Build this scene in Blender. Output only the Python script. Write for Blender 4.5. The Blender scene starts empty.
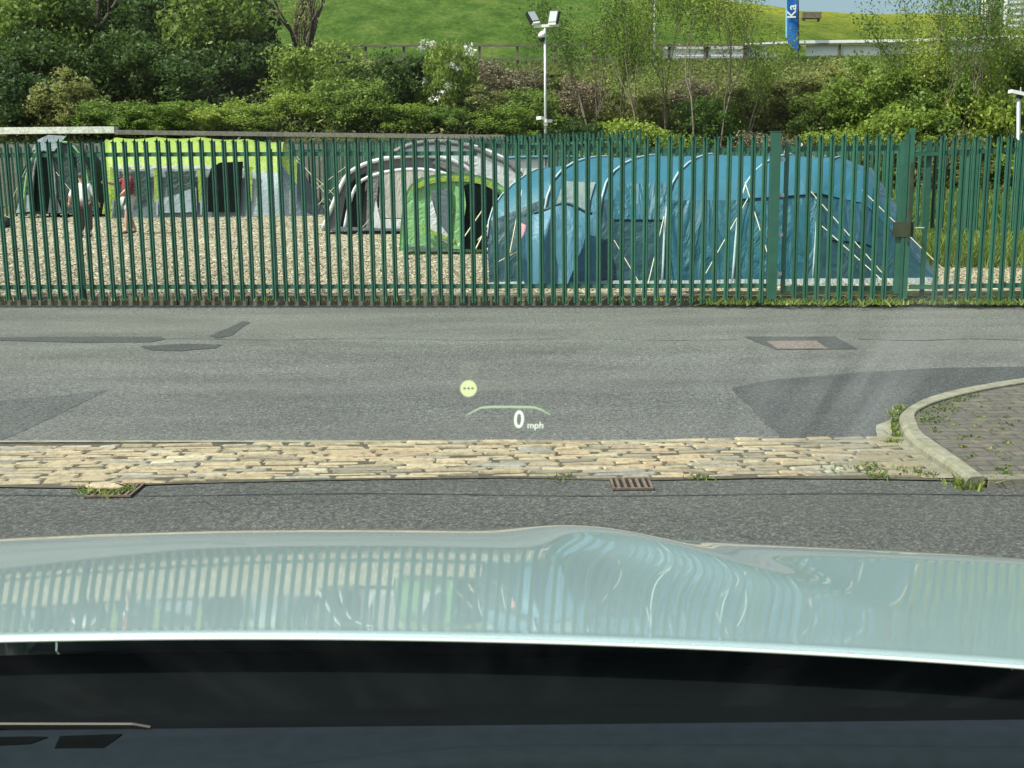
import bpy, bmesh, math, random
import numpy as np
from mathutils import Vector, Matrix, noise
random.seed(7)
R = math.radians
S = bpy.context.scene
COL = S.collection

# ------------------------------------------------------------------ camera, sky, sun, exposure
CZ, FPX, PITCH, ROLL = 1.55, 1150.0, math.atan(208/1150.0), R(0.6)
cd = bpy.data.cameras.new('camera'); cam = bpy.data.objects.new('camera', cd); COL.objects.link(cam)
S.camera = cam
cd.sensor_width = 36; cd.lens = FPX/1024*36; cd.clip_start = 0.02; cd.clip_end = 3000
F_ = Vector((0, math.cos(PITCH), -math.sin(PITCH)))
U0 = Vector((0, math.sin(PITCH), math.cos(PITCH))); R0 = Vector((1, 0, 0))
U_ = math.cos(ROLL)*U0 + math.sin(ROLL)*R0
R_ = math.cos(ROLL)*R0 - math.sin(ROLL)*U0
m = Matrix((R_, U_, -F_)).transposed().to_4x4(); m.translation = (0, 0, CZ)
cam.matrix_world = m
cd.dof.use_dof = True; cd.dof.focus_distance = 14.0; cd.dof.aperture_fstop = 60.0

w = bpy.data.worlds.new('World'); S.world = w; w.use_nodes = True
nt = w.node_tree; bg = nt.nodes['Background']
sky = nt.nodes.new('ShaderNodeTexSky'); sky.sky_type = 'NISHITA'; sky.sun_disc = False
SUN_EL, SUN_AZ = R(54), R(-120)      # azimuth from +Y, clockwise: the sun stands left, a little towards the viewer
sky.sun_elevation = SUN_EL; sky.sun_rotation = SUN_AZ; sky.air_density = 1.0; sky.dust_density = 4.5
nt.links.new(sky.outputs[0], bg.inputs[0]); bg.inputs[1].default_value = 0.15
ld = bpy.data.lights.new('sun', 'SUN'); ld.energy = 4.6; ld.angle = R(0.5); ld.color = (1, .95, .86)
sun = bpy.data.objects.new('sun', ld); COL.objects.link(sun)
sd = Vector((math.cos(SUN_EL)*math.sin(SUN_AZ), math.cos(SUN_EL)*math.cos(SUN_AZ), math.sin(SUN_EL)))
sun.rotation_euler = sd.to_track_quat('Z', 'Y').to_euler()
S.view_settings.view_transform = 'Standard'; S.view_settings.look = 'None'
S.view_settings.exposure = 0.45; S.view_settings.gamma = 1; S.view_settings.use_curve_mapping = False
S.cycles.max_bounces = 6; S.cycles.transparent_max_bounces = 12; S.cycles.diffuse_bounces = 2
S.cycles.use_denoising = True
S.cycles.sample_clamp_indirect = 6

# ------------------------------------------------------------------ where a line of sight meets the world (used to measure real positions)
def ray(px, py):
    return F_ + R_*((px-512)/FPX) + U_*((384-py)/FPX)
def G(px, py, z=0.0):
    d = ray(px, py); t = (z-CZ)/d.z
    return Vector((d.x*t, d.y*t, z))
def P(px, py, Y):
    d = ray(px, py); t = Y/d.y
    return Vector((d.x*t, Y, CZ+d.z*t))
def lerp(a, b, t): return a+(b-a)*t
def sstep(a, b, x):
    t = min(1, max(0, (x-a)/(b-a))); return t*t*(3-2*t)
def pw(tab, x):
    if x <= tab[0][0]: return tab[0][1]
    for (a, va), (b, vb) in zip(tab, tab[1:]):
        if x <= b: return lerp(va, vb, sstep(a, b, x))
    return tab[-1][1]

# ------------------------------------------------------------------ materials
def newmat(name):
    mt = bpy.data.materials.new(name); mt.use_nodes = True
    return mt, mt.node_tree, mt.node_tree.nodes['Principled BSDF']
def N(t, kind, **kw):
    n = t.nodes.new(kind)
    for k, v in kw.items():
        if k in n.inputs: n.inputs[k].default_value = v
        else: setattr(n, k, v)
    return n
def coords(t, scale=(1, 1, 1)):
    tc = t.nodes.new('ShaderNodeTexCoord'); mp = t.nodes.new('ShaderNodeMapping')
    mp.inputs['Scale'].default_value = scale
    t.links.new(tc.outputs['Object'], mp.inputs[0]); return mp.outputs[0]
def noise_n(t, co, scale, detail=4, rough=.6):
    n = N(t, 'ShaderNodeTexNoise', Scale=scale, Detail=detail, Roughness=rough)
    t.links.new(co, n.inputs['Vector']); return n.outputs['Fac']
def ramp(t, fac, stops):
    r = t.nodes.new('ShaderNodeValToRGB'); e = r.color_ramp.elements
    while len(e) < len(stops): e.new(0.5)
    for i, (p, c) in enumerate(stops):
        e[i].position = p; e[i].color = (c[0], c[1], c[2], 1)
    t.links.new(fac, r.inputs[0]); return r.outputs[0]
def mix(t, fac, a, b, mode='MIX'):
    n = t.nodes.new('ShaderNodeMix'); n.data_type = 'RGBA'; n.blend_type = mode
    if isinstance(fac, (int, float)): n.inputs[0].default_value = fac
    else: t.links.new(fac, n.inputs[0])
    for i, v in ((6, a), (7, b)):
        if isinstance(v, (tuple, list)): n.inputs[i].default_value = (v[0], v[1], v[2], 1)
        else: t.links.new(v, n.inputs[i])
    return n.outputs[2]
def bump(t, b, h, strength=.5, dist=.01):
    n = t.nodes.new('ShaderNodeBump'); n.inputs['Strength'].default_value = strength
    n.inputs['Distance'].default_value = dist
    t.links.new(h, n.inputs['Height']); t.links.new(n.outputs[0], b.inputs['Normal'])

def mat_plain(name, c, rough=.6, var=.12, metal=0, spec=.5, scale=6, bstr=0.0, bdist=.01):
    mt, t, b = newmat(name)
    co = coords(t); nz = noise_n(t, co, scale)
    a = tuple(max(0, x*(1-var)) for x in c); d = tuple(min(1, x*(1+var)) for x in c)
    t.links.new(ramp(t, nz, [(.3, a), (.7, d)]), b.inputs['Base Color'])
    b.inputs['Roughness'].default_value = rough; b.inputs['Metallic'].default_value = metal
    b.inputs['Specular IOR Level'].default_value = spec
    if bstr: bump(t, b, noise_n(t, co, scale*4), bstr, bdist)
    return mt

def mat_asphalt(name, base, speck, warm, big=.35, far=False):
    base, speck, warm = [tuple(x*.69 for x in c) for c in (base, speck, warm)]
    mt, t, b = newmat(name); co = coords(t)
    tc = co
    v = N(t, 'ShaderNodeTexVoronoi', Scale=95.0); t.links.new(tc, v.inputs['Vector'])
    sp = ramp(t, v.outputs['Color'], [(.0, tuple(x*.55 for x in base)), (.45, base), (.8, speck), (1, tuple(min(1, x*1.35) for x in speck))])
    fine = noise_n(t, co, 26, 6, .9)
    c1 = mix(t, .75, sp, ramp(t, fine, [(.34, (.3, .3, .3)), (.66, (1.75, 1.75, 1.75))]), 'MULTIPLY')
    co2 = coords(t, (.35, 1.1, 1))
    bigc = ramp(t, noise_n(t, co2, 1.3, 5, .6), [(.3, (1-big, 1-big, 1-big)), (.7, (1+big, 1+big, 1+big*.9))])
    c2 = mix(t, 1.0, c1, bigc, 'MULTIPLY')
    c3 = mix(t, ramp(t, noise_n(t, co2, .5, 4, .6), [(.4, (0, 0, 0)), (.75, (.5, .5, .5))]), c2, warm)
    if far:   # the far half of the road is older and more worn, its bitumen bleached
        sx = t.nodes.new('ShaderNodeSeparateXYZ'); t.links.new(co, sx.inputs[0])
        ad = N(t, 'ShaderNodeMath', operation='ADD'); t.links.new(sx.outputs[1], ad.inputs[0])
        nm = N(t, 'ShaderNodeMath', operation='MULTIPLY'); nm.inputs[1].default_value = 2.0; t.links.new(noise_n(t, co2, 1.1, 4), nm.inputs[0]); t.links.new(nm.outputs[0], ad.inputs[1])
        mr = N(t, 'ShaderNodeMapRange'); t.links.new(ad.outputs[0], mr.inputs[0]); mr.inputs[1].default_value = 9.3; mr.inputs[2].default_value = 11.6
        gr = ramp(t, mr.outputs[0], [(0, (1, 1, 1)), (1, (1.12, 1.125, 1.07))])
        c3 = mix(t, 1, c3, gr, 'MULTIPLY')
    t.links.new(c3, b.inputs['Base Color']); b.inputs['Roughness'].default_value = .85
    b.inputs['Specular IOR Level'].default_value = .25
    bump(t, b, v.outputs['Distance'], .5, .006)
    return mt

M = {}
M['asphalt_far'] = mat_asphalt('worn_asphalt', (.115, .117, .115), (.22, .222, .212), (.20, .20, .18), .26, True)
M['asphalt_near'] = mat_asphalt('newer_asphalt', (.088, .09, .086), (.16, .162, .15), (.12, .12, .105), .15)
M['asphalt_dark'] = mat_asphalt('patched_asphalt', (.075, .08, .08), (.13, .135, .13), (.1, .1, .095), .15)
M['asphalt_mid'] = mat_asphalt('older_patch_asphalt', (.095, .1, .098), (.17, .175, .17), (.13, .135, .13), .2)
M['tar'] = mat_plain('tar', (.03, .032, .034), .55, .3, scale=30)
M['asphalt_pink'] = mat_asphalt('pinkish_patch', (.2, .16, .14), (.34, .29, .26), (.28, .22, .2), .2)

def mat_gravel():
    mt, t, b = newmat('gravel'); co = coords(t)
    v = N(t, 'ShaderNodeTexVoronoi', Scale=13.0); t.links.new(co, v.inputs['Vector'])
    c = ramp(t, v.outputs['Color'], [(0, (.06, .05, .035)), (.3, (.22, .19, .13)), (.62, (.36, .325, .24)), (.85, (.62, .58, .46)), (1, (.18, .165, .14))])
    bigc = ramp(t, noise_n(t, co, .5, 5), [(.3, (.75, .74, .7)), (.7, (1.1, 1.08, 1.02))])
    c = mix(t, 1, c, bigc, 'MULTIPLY')
    c = mix(t, 1, c, ramp(t, noise_n(t, coords(t, (1, .3, 1)), 7, 6, .9), [(.36, (.7, .7, .68)), (.5, (.95, .95, .95)), (.64, (1.25, 1.22, 1.16))]), 'MULTIPLY')
    n2 = ramp(t, noise_n(t, co, .33, 6, .7), [(.6, (0, 0, 0)), (.72, (.5, .5, .5))])
    c = mix(t, n2, c, (.12, .14, .05))
    t.links.new(c, b.inputs['Base Color']); b.inputs['Roughness'].default_value = .95
    bump(t, b, v.outputs['Distance'], .9, .03)
    return mt
M['gravel'] = mat_gravel()
def mat_pebble():
    mt, t, b = newmat('pebble'); g = t.nodes.new('ShaderNodeNewGeometry')
    t.links.new(ramp(t, g.outputs['Random Per Island'], [(0, (.13, .11, .075)), (.3, (.24, .205, .14)), (.6, (.33, .29, .2)), (.9, (.43, .385, .28)), (1, (.58, .54, .42))]), b.inputs['Base Color'])
    b.inputs['Roughness'].default_value = .9; return mt
M['pebble'] = mat_pebble()

def mat_grass_field():
    mt, t, b = newmat('meadow'); co = coords(t)
    co2 = coords(t, (1, .3, .6))
    a = ramp(t, noise_n(t, co2, .35, 8, .75), [(.36, (.05, .095, .012)), (.5, (.08, .15, .018)), (.62, (.135, .19, .04))])
    fine = ramp(t, noise_n(t, co2, 2.6, 8, .9), [(.38, (.5, .55, .45)), (.5, (1, 1, 1)), (.62, (1.5, 1.45, 1.4))])
    a = mix(t, 1, a, fine, 'MULTIPLY')
    # buttercups, thicker towards the crest on the right
    sx = t.nodes.new('ShaderNodeSeparateXYZ'); tc = t.nodes.new('ShaderNodeTexCoord'); t.links.new(tc.outputs['Object'], sx.inputs[0])
    mr = N(t, 'ShaderNodeMapRange'); t.links.new(sx.outputs[0], mr.inputs[0])
    mr.inputs[1].default_value = 8; mr.inputs[2].default_value = 26
    my = N(t, 'ShaderNodeMapRange'); t.links.new(sx.outputs[1], my.inputs[0])
    my.inputs[1].default_value = 55; my.inputs[2].default_value = 150; my.inputs[3].default_value = .35
    mu = N(t, 'ShaderNodeMath', operation='MULTIPLY'); t.links.new(mr.outputs[0], mu.inputs[0]); t.links.new(my.outputs[0], mu.inputs[1])
    pat = ramp(t, noise_n(t, co2, 1.1, 8, .95), [(.45, (0, 0, 0)), (.56, (1, 1, 1))])
    mu2 = N(t, 'ShaderNodeMath', operation='MULTIPLY'); t.links.new(mu.outputs[0], mu2.inputs[0]); t.links.new(pat, mu2.inputs[1])
    a = mix(t, mu2.outputs[0], a, (.42, .38, .03))
    t.links.new(a, b.inputs['Base Color']); b.inputs['Roughness'].default_value = .9
    b.inputs['Specular IOR Level'].default_value = .1
    bump(t, b, noise_n(t, co2, 2.5, 8, .85), .9, .5)
    return mt
M['field'] = mat_grass_field()
M['earth'] = mat_plain('bank_earth', (.08, .09, .03), .95, .5, scale=2, spec=.1, bstr=.8, bdist=.1)

def mat_cobble():
    mt, t, b = newmat('sett_stone'); co = coords(t)
    g = t.nodes.new('ShaderNodeNewGeometry')
    c = ramp(t, g.outputs['Random Per Island'], [(0, (.2, .18, .14)), (.25, (.34, .28, .19)), (.55, (.44, .36, .24)), (.8, (.38, .28, .18)), (.9, (.26, .25, .22)), (1, (.5, .45, .34))])
    n1 = ramp(t, noise_n(t, co, 22, 7, .8), [(.3, (.35, .34, .3)), (.52, (.92, .92, .9)), (.72, (1.2, 1.18, 1.1))])
    c = mix(t, 1, c, n1, 'MULTIPLY')
    sx = t.nodes.new('ShaderNodeSeparateXYZ'); t.links.new(co, sx.inputs[0])
    mr = N(t, 'ShaderNodeMapRange'); t.links.new(sx.outputs[0], mr.inputs[0]); mr.inputs[1].default_value = 1.3; mr.inputs[2].default_value = 2.3; mr.inputs[4].default_value = .65
    c = mix(t, mr.outputs[0], c, (.13, .125, .085))
    t.links.new(c, b.inputs['Base Color']); b.inputs['Roughness'].default_value = .75
    bump(t, b, noise_n(t, co, 35, 6, .7), .6, .01)
    return mt
M['cobble'] = mat_cobble()
M['grout'] = mat_plain('grout', (.07, .06, .04), .95, .4, scale=25)
def mat_concrete(name, c, moss):
    mt, t, b = newmat(name); co = coords(t)
    a = ramp(t, noise_n(t, co, 9, 8, .75), [(.32, tuple(x*.5 for x in c)), (.55, c), (.75, tuple(x*1.3 for x in c))])
    f = ramp(t, noise_n(t, co, 3.5, 7, .7), [(.5, (0, 0, 0)), (.68, (.75, .75, .75))])
    a = mix(t, f, a, moss)
    t.links.new(a, b.inputs['Base Color']); b.inputs['Roughness'].default_value = .9
    bump(t, b, noise_n(t, co, 60, 5, .7), .5, .006)
    return mt
M['kerb'] = mat_concrete('kerb_concrete', (.25, .235, .175), (.15, .15, .08))
M['kerb_dark'] = mat_concrete('old_kerb_concrete', (.2, .18, .14), (.09, .08, .05))
M['coping'] = mat_concrete('coping_concrete', (.75, .76, .66), (.3, .3, .24))
M['coping_dark'] = mat_concrete('coping_old', (.2, .19, .16), (.1, .1, .07))
def mat_paving():
    mt, t, b = newmat('block_paving'); co = coords(t)
    br = N(t, 'ShaderNodeTexBrick', Scale=1.0); t.links.new(co, br.inputs['Vector'])
    br.inputs['Brick Width'].default_value = .2; br.inputs['Row Height'].default_value = .1
    br.inputs['Mortar Size'].default_value = .007
    br.inputs['Color1'].default_value = (.125, .105, .09, 1); br.inputs['Color2'].default_value = (.095, .085, .075, 1)
    br.inputs['Mortar'].default_value = (.05, .052, .035, 1)
    n1 = ramp(t, noise_n(t, co, 18, 8, .8), [(.3, (.5, .5, .5)), (.7, (1.4, 1.38, 1.3))])
    a = mix(t, 1, br.outputs[0], n1, 'MULTIPLY')
    f = ramp(t, noise_n(t, co, 4, 8, .8), [(.56, (0, 0, 0)), (.66, (.7, .7, .7))])
    a = mix(t, f, a, (.2, .19, .09))
    t.links.new(a, b.inputs['Base Color']); b.inputs['Roughness'].default_value = .9
    bump(t, b, br.outputs[1], -.6, .006)
    return mt
M['paving'] = mat_paving()

def mat_leaf(name, dark, mid, light, trans=.48):
    mt, t, b = newmat(name)
    g = t.nodes.new('ShaderNodeNewGeometry')
    oi = t.nodes.new('ShaderNodeObjectInfo')
    c = ramp(t, g.outputs['Random Per Island'], [(0, dark), (.5, mid), (1, light)])
    hv = N(t, 'ShaderNodeHueSaturation'); t.links.new(c, hv.inputs['Color'])
    mr = N(t, 'ShaderNodeMapRange'); t.links.new(oi.outputs['Random'], mr.inputs[0]); mr.inputs[3].default_value = .72; mr.inputs[4].default_value = 1.25
    mh = N(t, 'ShaderNodeMapRange'); t.links.new(oi.outputs['Random'], mh.inputs[0]); mh.inputs[3].default_value = .515; mh.inputs[4].default_value = .48
    t.links.new(mr.outputs[0], hv.inputs['Value']); t.links.new(mh.outputs[0], hv.inputs['Hue'])
    c = hv.outputs[0]
    t.links.new(c, b.inputs['Base Color']); b.inputs['Roughness'].default_value = .5
    b.inputs['Specular IOR Level'].default_value = .3
    tr = t.nodes.new('ShaderNodeBsdfTranslucent'); t.links.new(c, tr.inputs[0])
    ms = t.nodes.new('ShaderNodeMixShader'); ms.inputs[0].default_value = trans
    t.links.new(b.outputs[0], ms.inputs[1]); t.links.new(tr.outputs[0], ms.inputs[2])
    t.links.new(ms.outputs[0], t.nodes['Material Output'].inputs[0])
    return mt
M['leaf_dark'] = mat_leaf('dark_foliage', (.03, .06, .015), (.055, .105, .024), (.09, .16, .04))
M['leaf_mid'] = mat_leaf('green_foliage', (.10, .165, .03), (.175, .26, .05), (.27, .37, .08))
M['leaf_light'] = mat_leaf('fresh_foliage', (.13, .2, .03), (.21, .3, .045), (.3, .4, .08), .45)
M['leaf_olive'] = mat_leaf('olive_foliage', (.18, .2, .06), (.28, .3, .09), (.4, .41, .15))
M['leaf_brown'] = mat_leaf('dry_growth', (.12, .1, .055), (.2, .17, .1), (.3, .26, .17), .2)
M['blossom'] = mat_leaf('blossom', (.5, .52, .45), (.65, .66, .6), (.75, .75, .72), .3)
M['bark'] = mat_plain('bark', (.075, .06, .045), .9, .4, scale=8, bstr=.6, bdist=.03)
M['twig'] = mat_plain('twig', (.16, .13, .095), .9, .35, scale=8)
M['grassblade'] = mat_leaf('grass_blades', (.08, .14, .025), (.14, .22, .04), (.28, .32, .09), .4)
M['weed'] = mat_leaf('weeds', (.06, .11, .02), (.12, .2, .035), (.3, .33, .06), .35)

def mat_fence():
    mt, t, b = newmat('green_powder_coat'); co = coords(t)
    oi = t.nodes.new('ShaderNodeObjectInfo')
    a = ramp(t, noise_n(t, co, 5, 6, .7), [(.3, (.02, .085, .055)), (.7, (.036, .125, .083))])
    f = ramp(t, noise_n(t, co, 11, 8, .75), [(.62, (0, 0, 0)), (.75, (.6, .6, .6))])
    a = mix(t, f, a, (.06, .07, .04))
    mr = N(t, 'ShaderNodeMapRange'); t.links.new(oi.outputs['Random'], mr.inputs[0]); mr.inputs[3].default_value = .8; mr.inputs[4].default_value = 1.2
    hv = N(t, 'ShaderNodeHueSaturation'); t.links.new(a, hv.inputs['Color']); t.links.new(mr.outputs[0], hv.inputs['Value'])
    t.links.new(hv.outputs[0], b.inputs['Base Color']); b.inputs['Roughness'].default_value = .42
    return mt
M['fence'] = mat_fence()
M['galv'] = mat_plain('galvanised_steel', (.5, .52, .5), .45, .12, metal=.6)
M['white'] = mat_plain('white_paint', (.75, .76, .73), .5, .06)
M['lampglass'] = mat_plain('lamp_glass', (.35, .38, .4), .15, .05)
M['black'] = mat_plain('black_plastic', (.012, .013, .014), .5, .2)
M['darkmetal'] = mat_plain('rusty_iron', (.17, .12, .09), .8, .4, scale=30, metal=.3)
M['pit'] = mat_plain('pit', (.006, .006, .006), 1, .1)
M['timber'] = mat_plain('weathered_timber', (.13, .11, .085), .85, .35, scale=5)
M['rustlock'] = mat_plain('lock_plate', (.035, .045, .022), .8, .4, scale=9)

def mat_fabric(name, c, rough=.5, wr=.5, scale=(1, 1, 1), ns=2.5, sheen=.05, var=.15, trans=.0):
    mt, t, b = newmat(name); co = coords(t, scale)
    nz = noise_n(t, co, ns, 5, .6)
    col = ramp(t, nz, [(.3, tuple(x*(1-var) for x in c)), (.7, tuple(min(1, x*(1+var)) for x in c))])
    t.links.new(col, b.inputs['Base Color']); b.inputs['Roughness'].default_value = rough
    b.inputs['Sheen Weight'].default_value = sheen
    wv = N(t, 'ShaderNodeTexNoise', Scale=ns*1.3, Detail=5.0, Distortion=2.2); t.links.new(co, wv.inputs['Vector'])
    bump(t, b, wv.outputs['Fac'], wr, .12)
    if trans:
        tr = t.nodes.new('ShaderNodeBsdfTranslucent'); t.links.new(col, tr.inputs[0])
        ms = t.nodes.new('ShaderNodeMixShader'); ms.inputs[0].default_value = trans
        t.links.new(b.outputs[0], ms.inputs[1]); t.links.new(tr.outputs[0], ms.inputs[2])
        t.links.new(ms.outputs[0], t.nodes['Material Output'].inputs[0])
    return mt
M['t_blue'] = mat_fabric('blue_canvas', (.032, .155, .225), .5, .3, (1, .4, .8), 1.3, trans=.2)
M['t_midblue_shade'] = mat_fabric('mid_blue_shade_canvas', (.018, .118, .165), .5, .7, (1.4, .5, .6), 1.7, trans=.12)  # darker than the roof: wall shading put into the colour; end panel shares it
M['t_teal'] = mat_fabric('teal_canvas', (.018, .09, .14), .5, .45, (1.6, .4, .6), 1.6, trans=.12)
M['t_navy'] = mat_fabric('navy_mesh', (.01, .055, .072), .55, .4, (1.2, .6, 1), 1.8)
M['t_lightblue'] = mat_fabric('pale_blue_canvas', (.08, .22, .31), .5, .4, (1.5, 1, .6), 1.8, trans=.15)
M['t_window'] = mat_fabric('tent_window', (.2, .26, .25), .2, .3)
M['t_lime'] = mat_fabric('lime_canvas', (.35, .48, .09), .5, .4, trans=.3)
M['t_green'] = mat_fabric('green_canvas', (.27, .55, .23), .5, .4, trans=.25)
M['t_slate'] = mat_fabric('slate_canvas', (.1, .13, .15), .55, .3, (1, 1, 1.2))
M['t_slate_light'] = mat_fabric('light_slate_canvas', (.28, .34, .38), .55, .3)
M['t_dark'] = mat_fabric('dark_canvas', (.022, .045, .045), .6, .6)
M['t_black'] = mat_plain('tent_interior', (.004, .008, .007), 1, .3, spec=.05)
M['t_white'] = mat_fabric('white_canvas', (.68, .7, .72), .5, .35, trans=.2)
M['t_grey'] = mat_fabric('grey_canvas', (.14, .14, .14), .6, .5)
M['t_beige'] = mat_fabric('beige_canvas', (.5, .48, .43), .7, .35, (2.5, 1, .7), trans=.2)
M['t_skirt'] = mat_fabric('groundsheet', (.22, .26, .26), .5, .6, (2, 1, 1))
M['t_poleblue'] = mat_plain('pale_sleeve', (.36, .47, .48), .5, .1)
M['guy'] = mat_plain('guy_rope', (.62, .6, .4), .8, .1)
M['skin'] = mat_plain('skin', (.48, .28, .2), .55, .06)
M['skin_dark'] = mat_plain('tanned_skin', (.42, .25, .18), .55, .06)
M['hair_grey'] = mat_plain('grey_hair', (.55, .53, .48), .7, .15, scale=40)
M['hair_dark'] = mat_plain('dark_hair', (.03, .022, .018), .6, .2, scale=40)
M['shirt_white'] = mat_plain('white_shirt', (.75, .78, .78), .8, .05)
M['shirt_red'] = mat_plain('maroon_shirt', (.2, .025, .035), .8, .15)
M['shorts_grey'] = mat_plain('grey_shorts', (.42, .44, .42), .8, .1)
M['shorts_brown'] = mat_plain('brown_trousers', (.09, .055, .055), .8, .15)
M['shoe'] = mat_plain('shoe', (.03, .03, .03), .7, .1)
M['sock'] = mat_plain('sock', (.6, .6, .6), .9, .1)
M['pink'] = mat_plain('pink_towel', (.7, .33, .36), .9, .15, scale=12)
M['flag'] = mat_fabric('flag_blue', (.008, .12, .42), .5, .25)
M['flagpale'] = mat_plain('flag_edge', (.25, .5, .65), .6, .05)

def mat_paint():
    mt, t, b = newmat('car_paint'); co = coords(t)
    nz = noise_n(t, co, 900, 2, .5)
    t.links.new(ramp(t, nz, [(.35, (.32, .41, .42)), (.65, (.41, .51, .52))]), b.inputs['Base Color'])
    b.inputs['Metallic'].default_value = .25; b.inputs['Roughness'].default_value = .42
    b.inputs['Coat Weight'].default_value = 1; b.inputs['Coat Roughness'].default_value = .022
    b.inputs['Coat IOR'].default_value = 1.55
    return mt
M['paint'] = mat_paint()
M['edge_highlight'] = mat_plain('painted_edge_highlight', (.62, .68, .62), .35, .03)  # near-white, so the rear edge carries its highlight as colour
M['dash'] = mat_plain('dash_plastic', (.010, .016, .020), .85, .12, scale=60, spec=.12)
M['dash_dark'] = mat_plain('dash_black', (.002, .003, .003), .9, .2, scale=60, spec=.05)
M['cowl'] = mat_plain('cowl_plastic', (.002, .0035, .004), .9, .3, scale=10, spec=.08)
M['chrome'] = mat_plain('trim_strip', (.05, .05, .043), .6, .05, metal=.6)
M['tyre'] = mat_plain('tyre', (.02, .02, .02), .85, .15)

def mat_glass():
    mt, t, b = newmat('windscreen_glass'); t.nodes.remove(b)
    tr = t.nodes.new('ShaderNodeBsdfTransparent'); tr.inputs[0].default_value = (.86, .955, .90, 1)
    gl = t.nodes.new('ShaderNodeBsdfGlossy'); gl.inputs['Roughness'].default_value = .02
    lw = t.nodes.new('ShaderNodeLayerWeight'); p5 = N(t, 'ShaderNodeMath', operation='POWER'); p5.inputs[1].default_value = 5; t.links.new(lw.outputs['Facing'], p5.inputs[0])
    fr = N(t, 'ShaderNodeMapRange'); t.links.new(p5.outputs[0], fr.inputs[0]); fr.inputs[3].default_value = .04; fr.inputs[4].default_value = .10
    df = t.nodes.new('ShaderNodeBsdfTranslucent'); df.inputs[0].default_value = (.8, .85, .82, 1)
    ms = t.nodes.new('ShaderNodeMixShader'); t.links.new(fr.outputs[0], ms.inputs[0])
    t.links.new(tr.outputs[0], ms.inputs[1]); t.links.new(gl.outputs[0], ms.inputs[2])
    # thin film of dust and dried wiper smears
    co = coords(t, (6, .7, .7)); sm = ramp(t, noise_n(t, co, 3.0, 5, .6), [(.45, (.0005, .0005, .0005)), (.8, (.007, .007, .007))])
    # a dried smear low on the driver's right
    mp = t.nodes.new('ShaderNodeMapping'); tc = t.nodes.new('ShaderNodeTexCoord'); t.links.new(tc.outputs['Object'], mp.inputs[0])
    mp.inputs['Location'].default_value = (-1.54, -3.46, -18.57); mp.inputs['Scale'].default_value = (14, 9, 12.6)
    gs = t.nodes.new('ShaderNodeTexGradient'); gs.gradient_type = 'SPHERICAL'; t.links.new(mp.outputs[0], gs.inputs[0])
    st_ = ramp(t, noise_n(t, coords(t, (34, 2, 1.2)), 1.6, 3, .5), [(.42, (0, 0, 0)), (.7, (.16, .16, .16))])
    sm2 = mix(t, 1, gs.outputs['Color'], st_, 'MULTIPLY'); sm = mix(t, 1, sm, sm2, 'ADD')
    m2 = t.nodes.new('ShaderNodeMixShader'); t.links.new(sm, m2.inputs[0])
    t.links.new(ms.outputs[0], m2.inputs[1]); t.links.new(df.outputs[0], m2.inputs[2])
    t.links.new(m2.outputs[0], t.nodes['Material Output'].inputs[0])
    return mt
M['glass'] = mat_glass()
def mat_emit(name, c, s, alpha=1):
    mt, t, b = newmat(name); t.nodes.remove(b)
    e = t.nodes.new('ShaderNodeEmission'); e.inputs[0].default_value = (*c, 1); e.inputs[1].default_value = s
    o = t.nodes['Material Output']
    tr = t.nodes.new('ShaderNodeBsdfTransparent'); ms = t.nodes.new('ShaderNodeMixShader'); ms.inputs[0].default_value = alpha
    t.links.new(tr.outputs[0], ms.inputs[1]); t.links.new(e.outputs[0], ms.inputs[2]); t.links.new(ms.outputs[0], o.inputs[0])
    return mt
M['hud'] = mat_emit('display_light', (.86, 1, .80), .95)
M['hud_green'] = mat_emit('display_green', (.62, .9, .5), .75, .8)
M['hud_disc'] = mat_emit('display_disc', (.86, .95, .5), .85, .85)
M['hud_mark'] = mat_plain('display_mark', (.1, .22, .1), .8)

# ------------------------------------------------------------------ mesh helpers
def mesh(name, V, Fc, mat, parent=None, smooth=False):
    me = bpy.data.meshes.new(name); me.from_pydata([tuple(v) for v in V], [], Fc); me.update()
    if isinstance(mat, (list, tuple)):
        for k in mat: me.materials.append(M[k] if isinstance(k, str) else k)
    else: me.materials.append(M[mat] if isinstance(mat, str) else mat)
    if smooth: me.polygons.foreach_set('use_smooth', [True]*len(me.polygons))
    return link(name, me, parent)
def link(name, me, parent=None):
    o = bpy.data.objects.new(name, me); COL.objects.link(o)
    if parent: o.parent = parent
    return o
def empty(name, loc=(0, 0, 0), label=None, cat=None, group=None, rz=0):
    o = bpy.data.objects.new(name, None); COL.objects.link(o); o.location = loc; o.rotation_euler.z = rz
    o.empty_display_size = .2
    return tag(o, label, cat, group)
def tag(o, label=None, cat=None, group=None, kind=None):
    if label: o['label'] = label
    if cat: o['category'] = cat
    if group: o['group'] = group
    if kind: o['kind'] = kind
    return o
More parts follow.
